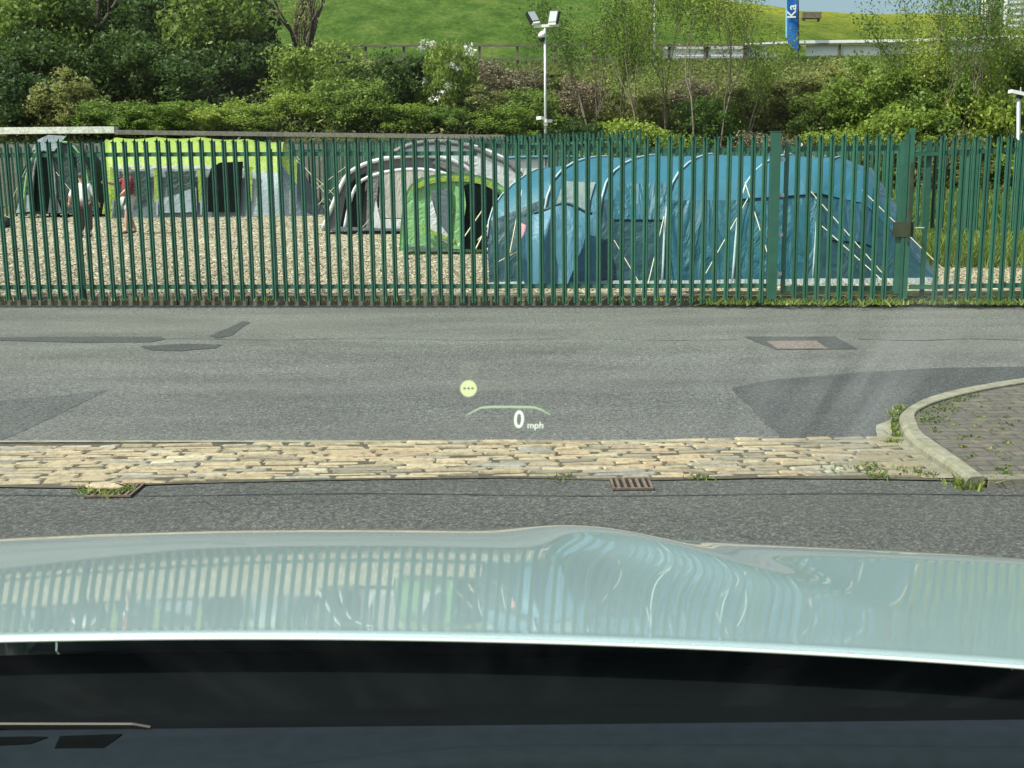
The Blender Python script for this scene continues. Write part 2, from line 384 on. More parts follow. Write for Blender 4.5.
class MB:
    def __init__(s): s.V = []; s.F = []
    def add(s, V, F):
        n = len(s.V); s.V += [Vector(v) for v in V]; s.F += [tuple(i+n for i in f) for f in F]; return s
    def box(s, c, d, rot=None):
        c = Vector(c); x, y, z = d[0]/2, d[1]/2, d[2]/2
        V = [Vector((sx*x, sy*y, sz*z)) for sx in (-1, 1) for sy in (-1, 1) for sz in (-1, 1)]
        if rot: V = [rot @ v for v in V]
        return s.add([c+v for v in V], [(0, 1, 3, 2), (4, 6, 7, 5), (0, 4, 5, 1), (2, 3, 7, 6), (0, 2, 6, 4), (1, 5, 7, 3)])
    def tube(s, pts, r, n=6, caps=True):
        pts = [Vector(p) for p in pts]; rs = r if isinstance(r, (list, tuple)) else [r]*len(pts)
        V = []; up = None
        for i, p in enumerate(pts):
            d = (pts[min(i+1, len(pts)-1)]-pts[max(i-1, 0)]).normalized()
            if up is None: up = d.orthogonal().normalized()
            u = (up-d*up.dot(d)); u = u.normalized() if u.length > 1e-6 else d.orthogonal().normalized(); up = u
            v = d.cross(u)
            V += [p+(u*math.cos(2*math.pi*k/n)+v*math.sin(2*math.pi*k/n))*rs[i] for k in range(n)]
        Fs = [(i*n+k, i*n+(k+1) % n, (i+1)*n+(k+1) % n, (i+1)*n+k) for i in range(len(pts)-1) for k in range(n)]
        if caps: Fs += [tuple(range(n))[::-1], tuple((len(pts)-1)*n+k for k in range(n))]
        return s.add(V, Fs)
    def grid(s, rows, close=False):
        nr, nc = len(rows), len(rows[0])
        V = [p for r in rows for p in r]
        return s.add(V, [(i*nc+j, i*nc+(j+1) % nc, (i+1)*nc+(j+1) % nc, (i+1)*nc+j) for i in range(nr-1) for j in range(nc if close else nc-1)])
    def build(s, name, mat, parent=None, smooth=False): return mesh(name, s.V, s.F, mat, parent, smooth)
def ball(c, r, n=10, sz=(1, 1, 1)):
    c = Vector(c); rows = []
    for i in range(n+1):
        a = math.pi*i/n
        rows.append([c+Vector((math.sin(a)*math.cos(2*math.pi*k/(2*n))*r*sz[0], math.sin(a)*math.sin(2*math.pi*k/(2*n))*r*sz[1], math.cos(a)*r*sz[2])) for k in range(2*n)])
    return rows
def prism(pts, z0, z1):
    n = len(pts); V = [(p[0], p[1], z0) for p in pts]+[(p[0], p[1], z1) for p in pts]
    return V, [tuple(range(n)), tuple(range(n, 2*n))]+[(i, (i+1) % n, n+(i+1) % n, n+i) for i in range(n)]
def quads(name, Vnp, mat, parent=None):
    """many separate quads from an (n,4,3) array, fast"""
    n = len(Vnp); me = bpy.data.meshes.new(name)
    me.vertices.add(4*n); me.vertices.foreach_set('co', Vnp.reshape(-1).astype(np.float32))
    me.loops.add(4*n); me.loops.foreach_set('vertex_index', np.arange(4*n, dtype=np.int32))
    me.polygons.add(n); me.polygons.foreach_set('loop_start', np.arange(0, 4*n, 4, dtype=np.int32))
    me.polygons.foreach_set('loop_total', np.full(n, 4, np.int32))
    me.update(); me.validate(); me.materials.append(M[mat])
    return me if parent is False else link(name, me, parent)

# ------------------------------------------------------------------ ground, road, yard, bank, field
YARD_Z = 0.10
def yard(x, y): return YARD_Z + .22*sstep(22, 40, y)
sky_pts = [(-400, -90), (300, -60), (600, -22), (700, -3), (742, 7), (800, 11), (860, 14), (900, 13), (945, 14), (1024, 19), (1500, 40)]
CREST = 160
def crest(x):
    px = 512+x*FPX/(CREST*1.0)
    return P(px, pw(sky_pts, px), CREST).z
TZ = P(512, 67, 60).z
def topz(x): return TZ+x*.012
def terr(x, y):
    b = lerp(3.0, .45, sstep(-2, 4, x))
    n = noise.noise(Vector((x*.25, y*.25, 0)))*.35
    if y < 43.5: return yard(x, y)-.12
    if y < 45: return lerp(yard(x, 43.5)-.12, b, sstep(43.5, 45, y))
    if y < 60: return lerp(b, topz(x), ((y-45)/15)**.9)+n*sstep(45, 48, y)*(1-sstep(57, 60, y))
    if y < CREST:
        t = (y-60)/(CREST-60); return lerp(topz(x), crest(x), t)+.5*noise.noise(Vector((x*.05, y*.05, 3)))*math.sin(math.pi*t)
    return crest(x)-(y-CREST)*.12-((y-CREST)/60)**2
ys = [13, 20, 30, 40, 43.4, 44, 44.5, 45]+[45+i*.75 for i in range(1, 21)]+[62+i*4 for i in range(25)]+[165, 175, 190, 215, 250, 300]
xs = [-260, -180, -120, -80, -60]+[-50+i*1.5 for i in range(68)]+[60, 80, 120, 180, 260]
rows = [[Vector((x, y, terr(x, y))) for x in xs] for y in ys]
ib = ys.index(60.0)
MB().grid(rows[:ib+1]).build('bank', 'earth', smooth=True)['kind'] = 'structure'
MB().grid(rows[ib:]).build('hillside_meadow', 'field', smooth=True)['kind'] = 'structure'
g = MB().grid([[Vector((x, y, -.25)) for x in (-1500, 1500)] for y in (-1500, 1500)]).build('ground', 'earth'); g['kind'] = 'structure'

KL = G(-700, 305, 0); KR = G(1700, 306, 0)      # far road edge
def edge_y(x, a=None, b=None):
    a = a or KL; b = b or KR
    return lerp(a.y, b.y, (x-a.x)/(b.x-a.x))
road_far = [(-60, edge_y(-60), 0), (60, edge_y(60), 0)]
cob_far = lambda x: G(512, 442).y + 0*x + .012*math.sin(x*2)
cob_near_pts = [(0, 486), (75, 487), (135, 484), (200, 482), (330, 479), (512, 476.5), (600, 479), (660, 479), (760, 477), (880, 478), (960, 479)]
# road as one sheet, the near lane's newer surfacing laid over it
xg = [-60, -30, -15]+[-8+i*.5 for i in range(33)]+[15, 30, 60]
yg = [-40, -20, -8, 0]+[4+i*.5 for i in range(20)]
rows = [[Vector((x, y, -.002)) for x in xg] for y in yg]+[[Vector((x, edge_y(x)+.02, -.002)) for x in xg]]
MB().grid(rows).build('road', 'asphalt_far')['kind'] = 'structure'
def sheet(name, pix, mat, z, kind='structure', label=None, cat=None):
    V = [G(px, py, z) for px, py in pix]
    o = mesh(name, V, [tuple(range(len(V)))], mat)
    if kind: o['kind'] = kind
    return o
near = [Vector((-30, -30, .002)), Vector((30, -30, .002)), Vector((30, G(1024, 482).y, .002))]
near += [G(px, py, .002) for px, py in ((1024, 480), (960, 482), (880, 481), (760, 479.5), (660, 481), (600, 480), (512, 478.5), (330, 481), (200, 484), (135, 487), (75, 490), (0, 489), (-120, 490))]
near += [Vector((-30, G(0, 489).y, .002))]
mesh('near_lane', near, [tuple(range(len(near)))], 'asphalt_near')['kind'] = 'structure'
# second seam of the near lane: a thin strip of darker sealing
def strip(name, pts, wd, mat, z):
    V = []; Fs = []
    for i, (px, py) in enumerate(pts):
        p = G(px, py, z); w2 = wd/2*(0.6+.8*random.random())
        V += [p+Vector((0, -w2, 0)), p+Vector((0, w2, 0))]
    for i in range(len(pts)-1): Fs.append((2*i, 2*i+2, 2*i+3, 2*i+1))
    o = mesh(name, V, Fs, mat); o['kind'] = 'structure'; return o
strip('road_seam', [(x, 494.5+1.2*math.sin(x*.013)) for x in range(-60, 1100, 24)], .010, 'tar', .006)
def blob(name, pix, mat, z, j=.5):
    out = []
    for i, (x, y) in enumerate(pix):
        x2, y2 = pix[(i+1) % len(pix)]
        for k in range(5):
            t = k/5; out.append((lerp(x, x2, t)+random.uniform(-j, j)*2, lerp(y, y2, t)+random.uniform(-j, j)*.4))
    return sheet(name, out, mat, z)
# newer dark patch by the island, older patch at the left, tar patches, the pink trench repair
blob('road_patch_asphalt', [(732, 388), (770, 380), (860, 372), (940, 368), (1060, 366), (1060, 376), (980, 384), (905, 415), (880, 441), (785, 441), (762, 420)], 'asphalt_dark', 0., .7)
blob('road_patch_asphalt', [(-40, 404), (30, 398), (110, 390), (0, 441), (-40, 441)], 'asphalt_mid', 0., .7)
blob('tar_patch', [(-30, 337.5), (100, 336.5), (160, 336.5), (166, 339), (150, 342), (90, 342.5), (-30, 340)], 'asphalt_dark', .002)
blob('tar_patch', [(140, 346), (180, 343.5), (222, 344.5), (214, 348), (180, 351), (150, 350)], 'asphalt_dark', .002)
blob('tar_patch', [(209, 336), (228, 328), (242, 321), (251, 322), (240, 329), (232, 335), (217, 338.5)], 'asphalt_dark', .002)
blob('tar_patch', [(744, 336.5), (835, 336.5), (858, 349), (776, 349.5)], 'asphalt_dark', .002, .2)
blob('pink_trench_repair', [(766, 341), (816, 340.5), (828, 348.5), (778, 348.5)], 'asphalt_pink', .004, .15)
strip('road_crack', [(x, 339.5+.8*math.sin(x*.05)) for x in range(858, 1100, 12)], .022, 'asphalt_dark', .002)
strip('road_crack', [(x, 339+.7*math.sin(x*.03)+.02*(x-250)*.05) for x in range(166, 745, 14)], .014, 'asphalt_dark', .002)
blob('worn_asphalt_patch', [(592, 392), (640, 386), (725, 388), (748, 412), (775, 440), (640, 441), (600, 415)], 'asphalt_far', .001, .7)

# gravel yard
rows = []
for y0 in [0, .4, 1.2, 3, 6, 10, 14, 18, 22, 26, 29.2]:
    rows.append([Vector((x, (edge_y(x)+.16 if y0 == 0 else 14.3+y0), 0)) for x in xg])
for r in rows:
    for v in r: v.z = yard(v.x, v.y)
MB().grid(rows).build('gravel_yard', 'gravel', smooth=True)['kind'] = 'structure'

# loose stones on the surface, each a small facet of its own
rng = np.random.default_rng(11)
n = 260000
yy_ = 1/rng.uniform(1/41., 1/14.6, n); xx_ = rng.uniform(-.62, .62, n)*yy_
keep = (yy_ > [edge_y(a)+.2 for a in xx_])
xx_, yy_ = xx_[keep], yy_[keep]; n = len(xx_)
zz_ = YARD_Z+.22*np.clip((yy_-22)/18, 0, 1)**2*(3-2*np.clip((yy_-22)/18, 0, 1))
c_ = np.c_[xx_, yy_, zz_]; a_ = rng.uniform(0, 6.28, n); sz_ = (rng.uniform(.5, 1.3, n)*.0125*(1+yy_/30))[:, None]
u_ = np.c_[np.cos(a_), np.sin(a_), rng.normal(0, .25, n)]*sz_; v_ = np.c_[rng.normal(0, .6, n), rng.normal(.5, .4, n), rng.uniform(.3, 1, n)]*sz_*.8
tag(quads('loose_gravel', np.stack([c_-u_, c_+u_*.9, c_+u_*.6+v_, c_-u_*.7+v_*.9], 1), 'pebble'), 'loose pale stones on the gravel yard', 'gravel', kind='stuff')

# kerb stones along the fence (top left to middle)
kb = MB()
x = -16
while x < 14:
    L = .91; xm = x+L/2
    kb.box((xm, edge_y(xm)+.085, .03), (L-.012, .15, .16+.01*random.random()), Matrix.Rotation(math.atan((KR.y-KL.y)/(KR.x-KL.x)), 3, 'Z'))
    x += L
kb.build('far_kerb', 'kerb_dark')['kind'] = 'structure'

# cobbled channel: individual setts in one mesh
cb = MB(); yfar = G(512, 442).y
def near_y(x):
    px = 512+x*FPX/6.0
    return G(max(-200, min(1100, px)), pw(cob_near_pts, px) if px > 0 else 486).y
row_d = .058; nrow = 19
xl, xr = G(-120, 460).x, G(968, 470).x
sl = [ (G(968,479).x, G(968,479).y), (G(905,441).x, G(905,441).y) ]
yy = yfar
for r in range(nrow):
    x = xl-random.random()*.3; d = row_d*random.uniform(.86, 1.12)
    while x < xr:
        L = random.uniform(.12, .36)
        ny = near_y(x+L/2)
        if yy-d*.6 > ny-.02:
            y0, y1 = yy-d+.008, yy-.006
            y0 = max(y0, ny+random.uniform(-.015, .01))
            if y1-y0 > .02:
                h = .012+random.uniform(-.005, .006); j = lambda a=.010: random.uniform(-a, a)
                c = [(x+j(), y0+j()), (x+L-.014+j(), y0+j()), (x+L-.014+j(), y1+j()), (x+j(), y1+j())]
                cx = sum(p[0] for p in c)/4; cy = sum(p[1] for p in c)/4
                xlim = lerp(G(968, 479).x, G(890, 441).x, (cy-G(968, 479).y)/(G(890, 441).y-G(968, 479).y))
                if cx < xlim:
                    tl = j(.004); V = [(p[0], p[1], -.02) for p in c]+[(p[0], p[1], h*.55) for p in c]
                    V += [(cx+(p[0]-cx)*(1-.012/ (L/2)), cy+(p[1]-cy)*.80, h+tl*(1 if p[0] > cx else -1)) for p in c]
                    F = []
                    for a in (0, 4): F += [(a+i, a+(i+1) % 4, a+4+(i+1) % 4, a+4+i) for i in range(4)]
                    F.append((8, 9, 10, 11)); cb.add(V, F)
        x += L+random.uniform(0, .006)
    yy -= d
cb.build('cobbled_channel', 'cobble')['kind'] = 'structure'
V = [G(-150, 444, .006), G(900, 441, .006), G(975, 481, .006)]+[G(px, py+1.0, .006) for px, py in reversed(cob_near_pts[:-1])]+[G(-150, 487, .006)]
mesh('channel_bed', V, [tuple(range(len(V)))], 'grout')['kind'] = 'structure'
# pale cement edge along the far side of the setts
strip('cement_edge', [(x, 441.2) for x in range(-100, 890, 20)], .05, 'kerb', .0095)

# ------------------------------------------------------------------ paved island at the right
ridge_ = [(1120, 365), (1060, 372), (1024, 377.5), (985, 383.5), (950, 390.5), (925, 398), (909, 406), (902, 413), (903, 421), (908, 432), (920, 443), (938, 455), (957, 467), (969, 477)]
inner = [(1120, 371), (1060, 377), (1024, 382), (988, 388), (955, 395.5), (932, 402.5), (919, 409), (915, 414), (917, 421), (922, 431), (935, 441), (950, 451.5), (968, 464), (985, 476)]
H = .062
def smooth_pts(pts, n=4):
    out = []
    for i in range(len(pts)-1):
        p0 = pts[max(i-1, 0)]; p1 = pts[i]; p2 = pts[i+1]; p3 = pts[min(i+2, len(pts)-1)]
        for k in range(n):
            t = k/n
            out.append(tuple(.5*((2*p1[a])+(-p0[a]+p2[a])*t+(2*p0[a]-5*p1[a]+4*p2[a]-p3[a])*t*t+(-p0[a]+3*p1[a]-3*p2[a]+p3[a])*t**3) for a in (0, 1)))
    return out+[pts[-1]]
out_t = [G(px, py, H) for px, py in smooth_pts(ridge_)]; in_t = [G(px, py, H) for px, py in smooth_pts(inner)]
rows = []
for o_, i_ in zip(out_t, in_t):
    d = (i_-o_).normalized()
    rows.append([o_+Vector((-d.x*.018, -d.y*.018, -H-.03)), o_+Vector((-d.x*.012, -d.y*.012, -.022)), o_+d*.0+Vector((0, 0, -.008)), o_+d*.016,
                 i_-d*.008, i_+Vector((0, 0, -.006)), i_+Vector((0, 0, -.08))])
kmb = MB().grid(rows)
n0 = len(rows[0]); kmb.F.append(tuple(range((len(rows)-1)*n0, len(rows)*n0)))
kmb.build('island_kerb', 'kerb')['kind'] = 'structure'
# the near run of kerb to the right of the nose
A, B = G(988, 479, .045), G(1300, 477, .045)
A.y = B.y = (A.y+B.y)/2
MB().box(((A.x+B.x)/2, A.y+.05, .01), (B.x-A.x, .10, .07)).build('near_kerb', 'kerb_dark')['kind'] = 'structure'
rws = [[Vector((p.x, p.y, H-.018)), Vector((max(B.x, p.x+.1), p.y, H-.018))] for p in in_t]+[[Vector((A.x, A.y+.09, .04)), Vector((B.x, A.y+.09, .04))]]
MB().grid(rws).build('island_paving', 'paving')['kind'] = 'structure'
# flat channel stones and the broken corner beside the nose
blob('channel_stone', [(893, 441), (912, 441), (962, 478), (938, 478)], 'kerb', .012, .3)
blob('channel_stone', [(876, 425), (890, 420), (893, 441), (877, 441)], 'kerb', .009, .3)

# ------------------------------------------------------------------ weeds and grasses
rng = np.random.default_rng(5)
def tufts(centres, n, h, wd, spread, lean=.5):
    """grass blades / small leaves as quads around centres"""
    c = centres[rng.integers(0, len(centres), n)]
    p = c+np.c_[rng.normal(0, spread, n), rng.normal(0, spread, n), np.zeros(n)]
    a = rng.uniform(0, 2*np.pi, n); L = h*rng.uniform(.4, 1.15, n); ln = rng.normal(0, lean, (n, 2))*L[:, None]
    side = np.c_[np.cos(a), np.sin(a), np.zeros(n)]*wd*rng.uniform(.6, 1.2, n)[:, None]/2
    top = p+np.c_[ln, L]
    mid = side*.35
    return np.stack([p-side, p+side, top+mid, top-mid], 1)
def weeds(name, pts, n, h, wd, spread, mat='weed', z=0., label=None, cat='weeds', lean=.6):
    c = np.array([tuple(G(px, py, z)) for px, py in pts])
    o = quads(name, tufts(c, n, h, wd, spread, lean), mat); tag(o, label, cat, kind='stuff'); return o
weeds('kerb_weeds', [(893, 415), (896, 422), (895, 430), (897, 437), (893, 444), (899, 409)], 300, .032, .014, .018, label='green weeds growing against the nose of the kerb')
weeds('kerb_weeds', [(972, 487), (985, 486), (992, 485), (964, 488)], 260, .05, .016, .03, label='low weeds at the near end of the kerb')
weeds('drain_weeds', [(88, 492), (98, 495), (108, 496), (120, 494), (128, 492)], 280, .03, .012, .03, label='weeds sprouting from the sunken drain')
ip = [(925, 412), (940, 405), (955, 400), (972, 396), (935, 418), (950, 410), (927, 420)]
weeds('paving_moss', ip, 320, .012, .016, .05, z=H-.015, label='yellow moss and weeds on the island paving')
ip = [(random.uniform(930, 1060), random.uniform(400, 475)) for _ in range(60)]
weeds('paving_moss', [q for q in ip if q[0] > 915+(q[1]-415)*1.15], 260, .012, .02, .015, z=H-.015, label='scattered moss flecks between the paving blocks')
weeds('channel_weeds', [(840, 470), (880, 476), (905, 470), (700, 478), (925, 474), (560, 478), (870, 468)], 260, .02, .012, .04, z=.012, label='small weeds among the end setts')
# grass along the fence foot to the right
c = []
for px in np.linspace(705, 1060, 150): c.append(tuple(G(px, 302.5+rng.normal(0, 1.4), .05)))
c = np.array(c); o = quads('verge_grass', tufts(c, 4200, .065, .018, .07, .8), 'grassblade'); tag(o, 'low weedy verge along the foot of the fence', 'grass', kind='stuff')
c = []
for px in np.linspace(-20, 705, 120): c.append(tuple(G(px, 300.5, .09)))
o = quads('verge_grass', tufts(np.array(c), 700, .05, .012, .05, .7), 'grassblade'); tag(o, 'sparse dry weeds along the foot of the fence', 'grass', kind='stuff')
# low verge soil under the weeds
rws = []
xa, xb = G(690, 304).x, G(1200, 304).x
for k in range(60):
    x = lerp(xa, xb, k/59); e = edge_y(x); hh = min(1, k/6)
    rws.append([Vector((x, e-.06-.05*noise.noise(Vector((x*2, 0, 0)))*hh, .002)), Vector((x, e+.02, .05*hh+.02)), Vector((x, e+.12, .1*hh+.02)), Vector((x, e+.5, .125)), Vector((x, e+.9, .07))])
MB().grid(rws).build('verge_soil', 'earth', smooth=True)['kind'] = 'structure'

# tall grass behind the right half of the yard
c = np.c_[rng.uniform(5.2, 14, 2600), rng.uniform(17.4, 23, 2600), np.zeros(2600)]
c = c[c[:, 0] > 5.3+(c[:, 1]-17)*.38]
c[:, 2] = YARD_Z
o = quads('long_grass', tufts(c, 26000, .42, .022, .08, .45), 'grassblade'); tag(o, 'long pale grass behind the gate', 'grass', kind='stuff')
c = np.c_[rng.uniform(4, 20, 3000), rng.uniform(23, 43, 3000), np.full(3000, YARD_Z)]
c = c[c[:, 0] > 3+(c[:, 1]-20)*.1]
o = quads('long_grass', tufts(c, 24000, .8, .05, .3, .4), 'grassblade'); tag(o, 'rough grass beyond the inner fence', 'grass', kind='stuff')

# ------------------------------------------------------------------ palisade fences
def pale_mesh(name, Hh, wd=.060):
    prof = [(-.5, .0), (-.36, -.42), (-.14, -.42), (0, -.12), (.14, -.42), (.36, -.42), (.5, 0)]
    prof = [(a*wd, b*wd) for a, b in prof]
    tips = [-.035, -.03, -.015, .0, -.015, -.03, -.035]
    rows = []
    for z, bend in ((0, 0), (Hh-.09, 0), (Hh-.05, .0)):
        rows.append([Vector((x, y, z)) for x, y in prof])
    # splayed triple point
    top = []
    for (x, y), tz in zip(prof, tips):
        outw = -.022*abs(x)/(wd/2)
        top.append(Vector((x*1.25, y+outw, Hh+tz)))
    top[1].z -= .03; top[5].z -= .03; top[2].z -= .02; top[4].z -= .02
    rows.append(top)
    mb = MB().grid(rows)
    back = [[v+Vector((0, .004, 0)) for v in r] for r in rows]
    mb2 = MB().grid(back); n = len(mb.V); nc = 7
    mb.add(mb2.V, [f[::-1] for f in mb2.F])
    nr = len(rows)
    for i in range(nr-1):
        mb.F.append((i*nc, (i+1)*nc, n+(i+1)*nc, n+i*nc)); mb.F.append((i*nc+6, n+i*nc+6, n+(i+1)*nc+6, (i+1)*nc+6))
    for j in range(nc-1):
        mb.F.append(((nr-1)*nc+j, (nr-1)*nc+j+1, n+(nr-1)*nc+j+1, n+(nr-1)*nc+j)); mb.F.append((j, n+j, n+j+1, j+1))
    me = bpy.data.meshes.new(name); me.from_pydata([tuple(v) for v in mb.V], [], mb.F); me.materials.append(M['fence']); me.update()
    return me
FA = G(-300, 300.2, YARD_Z); FB = G(1300, 298.6, YARD_Z)
fdir = (FB-FA).normalized(); fang = math.atan2(fdir.y, fdir.x)
def fx(px):
    """point of the front fence line seen at column px (fence foot)"""
    lo, hi = 0., 1.
    for _ in range(30):
        mid = (lo+hi)/2; q = FA.lerp(FB, mid); d = q-Vector((0, 0, CZ)); u = d.dot(R_)/d.dot(F_)*FPX+512
        lo, hi = (mid, hi) if u < px else (lo, mid)
    return FA.lerp(FB, lo)
PH = 1.95
pale_front = pale_mesh('pale', PH)
def angle_rail(mb, a, b, hgt=.05, dep=.045):
    d = (b-a).normalized(); nrm = Vector((-d.y, d.x, 0)).normalized(); up = Vector((0, 0, 1))
    for (o1, o2, th) in ((Vector((0, 0, 0)), up*hgt, nrm*.006), (up*(hgt-.006), up*hgt, nrm*dep)):
        V = [a+o1, b+o1, b+o2, a+o2]; V2 = [v+th for v in V]
        mb.add(V+V2, [(0, 1, 2, 3), (4, 7, 6, 5), (0, 4, 5, 1), (2, 6, 7, 3), (0, 3, 7, 4), (1, 5, 6, 2)])
def ibeam(mb, p, h, ang, w=.1, d=.055):
    r = Matrix.Rotation(ang, 3, 'Z')
    mb.box(p+r@Vector((0, 0, 0))+Vector((0, 0, h/2)), (w, .006, h), r)
    mb.box(p+r@Vector((0, d+.0035, 0))+Vector((0, 0, h/2)), (w, .006, h), r)
    mb.box(p+r@Vector((0, d/2+.002, 0))+Vector((0, 0, h/2)), (.005, d-.006, h-.01), r)
off = Vector((-fdir.y, fdir.x, 0))   # away from the camera
def put_pale(me, p, parent, ang, lean=0., dz=0., slant=0.):
    o = link('pale', me, parent); o.location = p+Vector((0, 0, dz)); o.rotation_euler = (lean, slant, ang); return o
def front_run(name, px0, px1, label, cat, posts, step=11.0, rails=None, zoff=0.):
    a = fx(px0); b = fx(px1)
    root = empty(name, a, label, cat); inv = -a
    n = max(1, round((px1-px0)/step)); 
    for i in range(n+1):
        p = a.lerp(b, i/n)+inv
        put_pale(pale_front, p+fdir*random.uniform(-.004, .004), root, fang, 0, random.uniform(-.008, .008)+zoff-.045*sstep(.2, .8, i/n)*(n > 40), random.uniform(-.004, .004))
    for (ra, rb, za, zb) in (rails or [(px0-4, px1+4, 1.86, 1.86), (px0-4, px1+4, .19, .19)]):
        mb = MB(); angle_rail(mb, fx(ra)+inv+off*.004+Vector((0, 0, za)), fx(rb)+inv+off*.004+Vector((0, 0, zb)))
        mb.build('rail', 'fence', root)
    for ppx in posts:
        mb = MB(); t_ = round((ppx-px0)/(px1-px0)*n)/n; ibeam(mb, a.lerp(b, t_)+inv+off*.06, 1.80, fang, .05, .02); mb.build('post', 'fence', root)
    return root
front_run('palisade_fence', -64, 761, 'long run of green palisade fence between road and tents, left of the gate', 'fence', [95, 291, 480, 668],
          step=10.93, rails=[(-70, 95, 1.735, 1.73), (95, 480, 1.73, 1.69), (480, 668, 1.78, 1.69), (668, 768, 1.69, 1.70), (-70, 768, .13, .13)])
front_run('palisade_fence', 934, 1090, 'short run of green steel palisade fence right of the gate', 'fence', [926, 1080], step=11.3, rails=[(908, 1090, 1.62, 1.69), (908, 1090, .11, .14)], zoff=-.075)
# hinge post
a = fx(771); r3 = Matrix.Rotation(fang, 3, 'Z')
root = empty('gate_post', a, 'thick square green post on which the gate hangs', 'gate post')
MB().box((0, 0, .955), (.11, .12, 1.91), r3).build('post_shaft', 'fence', root)
MB().box((0, 0, 1.916), (.118, .128, .01), r3).build('post_cap', 'fence', root)
# gate leaf
a = fx(786); root = empty('palisade_gate', a, 'green palisade gate leaf in front of the blue tent', 'gate'); inv = -a
for i, px in enumerate(np.arange(794, 888, 11.2)):
    put_pale(pale_front, fx(px)+inv, root, fang, 0, -.055+random.uniform(-.006, .006), -.006)
mb = MB()
for px in (783, 896): mb.box(fx(px)+inv+off*.05+Vector((0, 0, .93)), (.05, .05, 1.74), r3)
for z in (.12, 1.72):
    q0, q1 = fx(783)+inv+off*.05, fx(896)+inv+off*.05
    mb.box((q0+q1)/2+Vector((0, 0, z)), ((q1-q0).length-.05, .044, .06), r3)
mb.build('gate_frame', 'fence', root)
for z in (.3, .75, 1.2, 1.6):
    MB().box(fx(778.5)+inv+Vector((0, 0, z)), (.05, .04, .04), r3).build('hinge', 'galv', root)
# lock box and slam post
lk = MB().box(fx(900)+inv+off*.02+Vector((0, 0, .80)), (.22, .05, .17), r3).build('lock_box', 'rustlock', root)
MB().tube([fx(911)+inv-off*.02+Vector((0, 0, .82)), fx(911)+inv-off*.055+Vector((0, 0, .82)), fx(919)+inv-off*.055+Vector((0, 0, .82))], .008).build('handle', 'galv', lk)
a = fx(905); root = empty('gate_post', a, 'slimmer latch post with a rusty strip where the gate shuts', 'gate post')
MB().box((.0, .03, .97), (.05, .06, 1.94), r3).build('post_shaft', 'fence', root)
MB().box((0, -.004, 1.1), (.03, .062, .9), r3).build('rusty_plate', 'rustlock', root)
MB().box((-.055, .03, .94), (.04, .05, 1.88), r3).build('stop_bar', 'fence', root)

# inner and back fences
pale_back = pale_mesh('pale', 2.02, .07); pale_tall = pale_mesh('pale', 2.45, .075)
def world_run(name, p0, p1, step, me, Hh, label, nposts=4, zb=(.5, 1.95)):
    p0 = Vector(p0); p1 = Vector(p1); d = p1-p0; n = round(d.length/step); ang = math.atan2(d.y, d.x)
    o2 = Vector((-d.y, d.x, 0)).normalized()
    root = empty(name, p0, label, 'fence')
    for i in range(n+1): put_pale(me, d*(i/n), root, ang, random.uniform(-.006, .006), random.uniform(-.03, .03), random.uniform(-.008, .008))
    for z in zb:
        mb = MB(); angle_rail(mb, o2*.004+Vector((0, 0, z)), d+o2*.004+Vector((0, 0, z)), .06); mb.build('rail', 'fence', root)
    for i in range(nposts):
        mb = MB(); ibeam(mb, d*((i+.5)/nposts)+o2*.06, Hh-.15, ang); mb.build('post', 'fence', root)
    return root
q = lambda px, Y: Vector((P(px, 200, Y).x, Y, yard(0, Y)))
c0, c1, c2, c3, c4 = q(1100, 19.6), q(925, 21.2), q(640, 27.5), q(330, 41.0), q(-60, 41.5)
world_run('inner_palisade_fence', c1, c0, .15, pale_back, 2.02, 'inner green palisade fence standing in long grass behind the gate', 2, (.22, 1.78))
world_run('inner_palisade_fence', c2, c1, .15, pale_back, 2.02, 'green palisade fence running back behind the blue tent', 4, (.22, 1.78))
world_run('back_palisade_fence', c3, c2, .17, pale_tall, 2.45, 'green palisade fence behind the white and grey tents', 5, (.3, 2.15))
world_run('back_palisade_fence', c4, c3, .17, pale_tall, 2.45, 'green palisade fence in front of the coping wall at the back of the yard', 5, (.3, 2.15))
a = q(926, 21.0); root = empty('corner_post', a, 'thick dark green corner post of the inner fence', 'fence post')
MB().box((0, 0, .97), (.11, .11, 1.94)).build('post_shaft', 'fence', root); MB().box((0, 0, 1.946), (.15, .15, .012)).build('post_cap', 'fence', root)

# coping wall at the back
wl = P(-60, 134, 43.6); wr = P(505, 139, 43.6); wm = P(115, 131.5, 43.6)
root = empty('retaining_wall', (wl.x, 43.6, .2), 'low dark retaining wall with a pale coping behind the back fence', 'wall')
x0, x1, xm = 0, wr.x-wl.x, wm.x-wl.x
MB().box(((x0+x1)/2, .15, 1.3), (x1-x0, .3, 2.8)).build('wall_face', 'coping_dark', root)
def bar(x0, x1, z0, z1, t, nm, mt):
    V = [(x0, -.1, z0-t), (x1, -.1, z1-t), (x1, -.1, z1), (x0, -.1, z0), (x0, .4, z0-t), (x1, .4, z1-t), (x1, .4, z1), (x0, .4, z0)]
    mesh(nm, V, [(0, 1, 2, 3), (4, 7, 6, 5), (0, 4, 5, 1), (2, 6, 7, 3), (0, 3, 7, 4), (1, 5, 6, 2)], mt, root)
bar(x0, xm, P(-60, 128, 43.6).z-.2, P(115, 126.5, 43.6).z-.2, .24, 'coping', 'coping')
bar(xm+.01, x1, P(115, 130, 43.6).z-.2, P(505, 135, 43.6).z-.2, .16, 'coping', 'coping_dark')

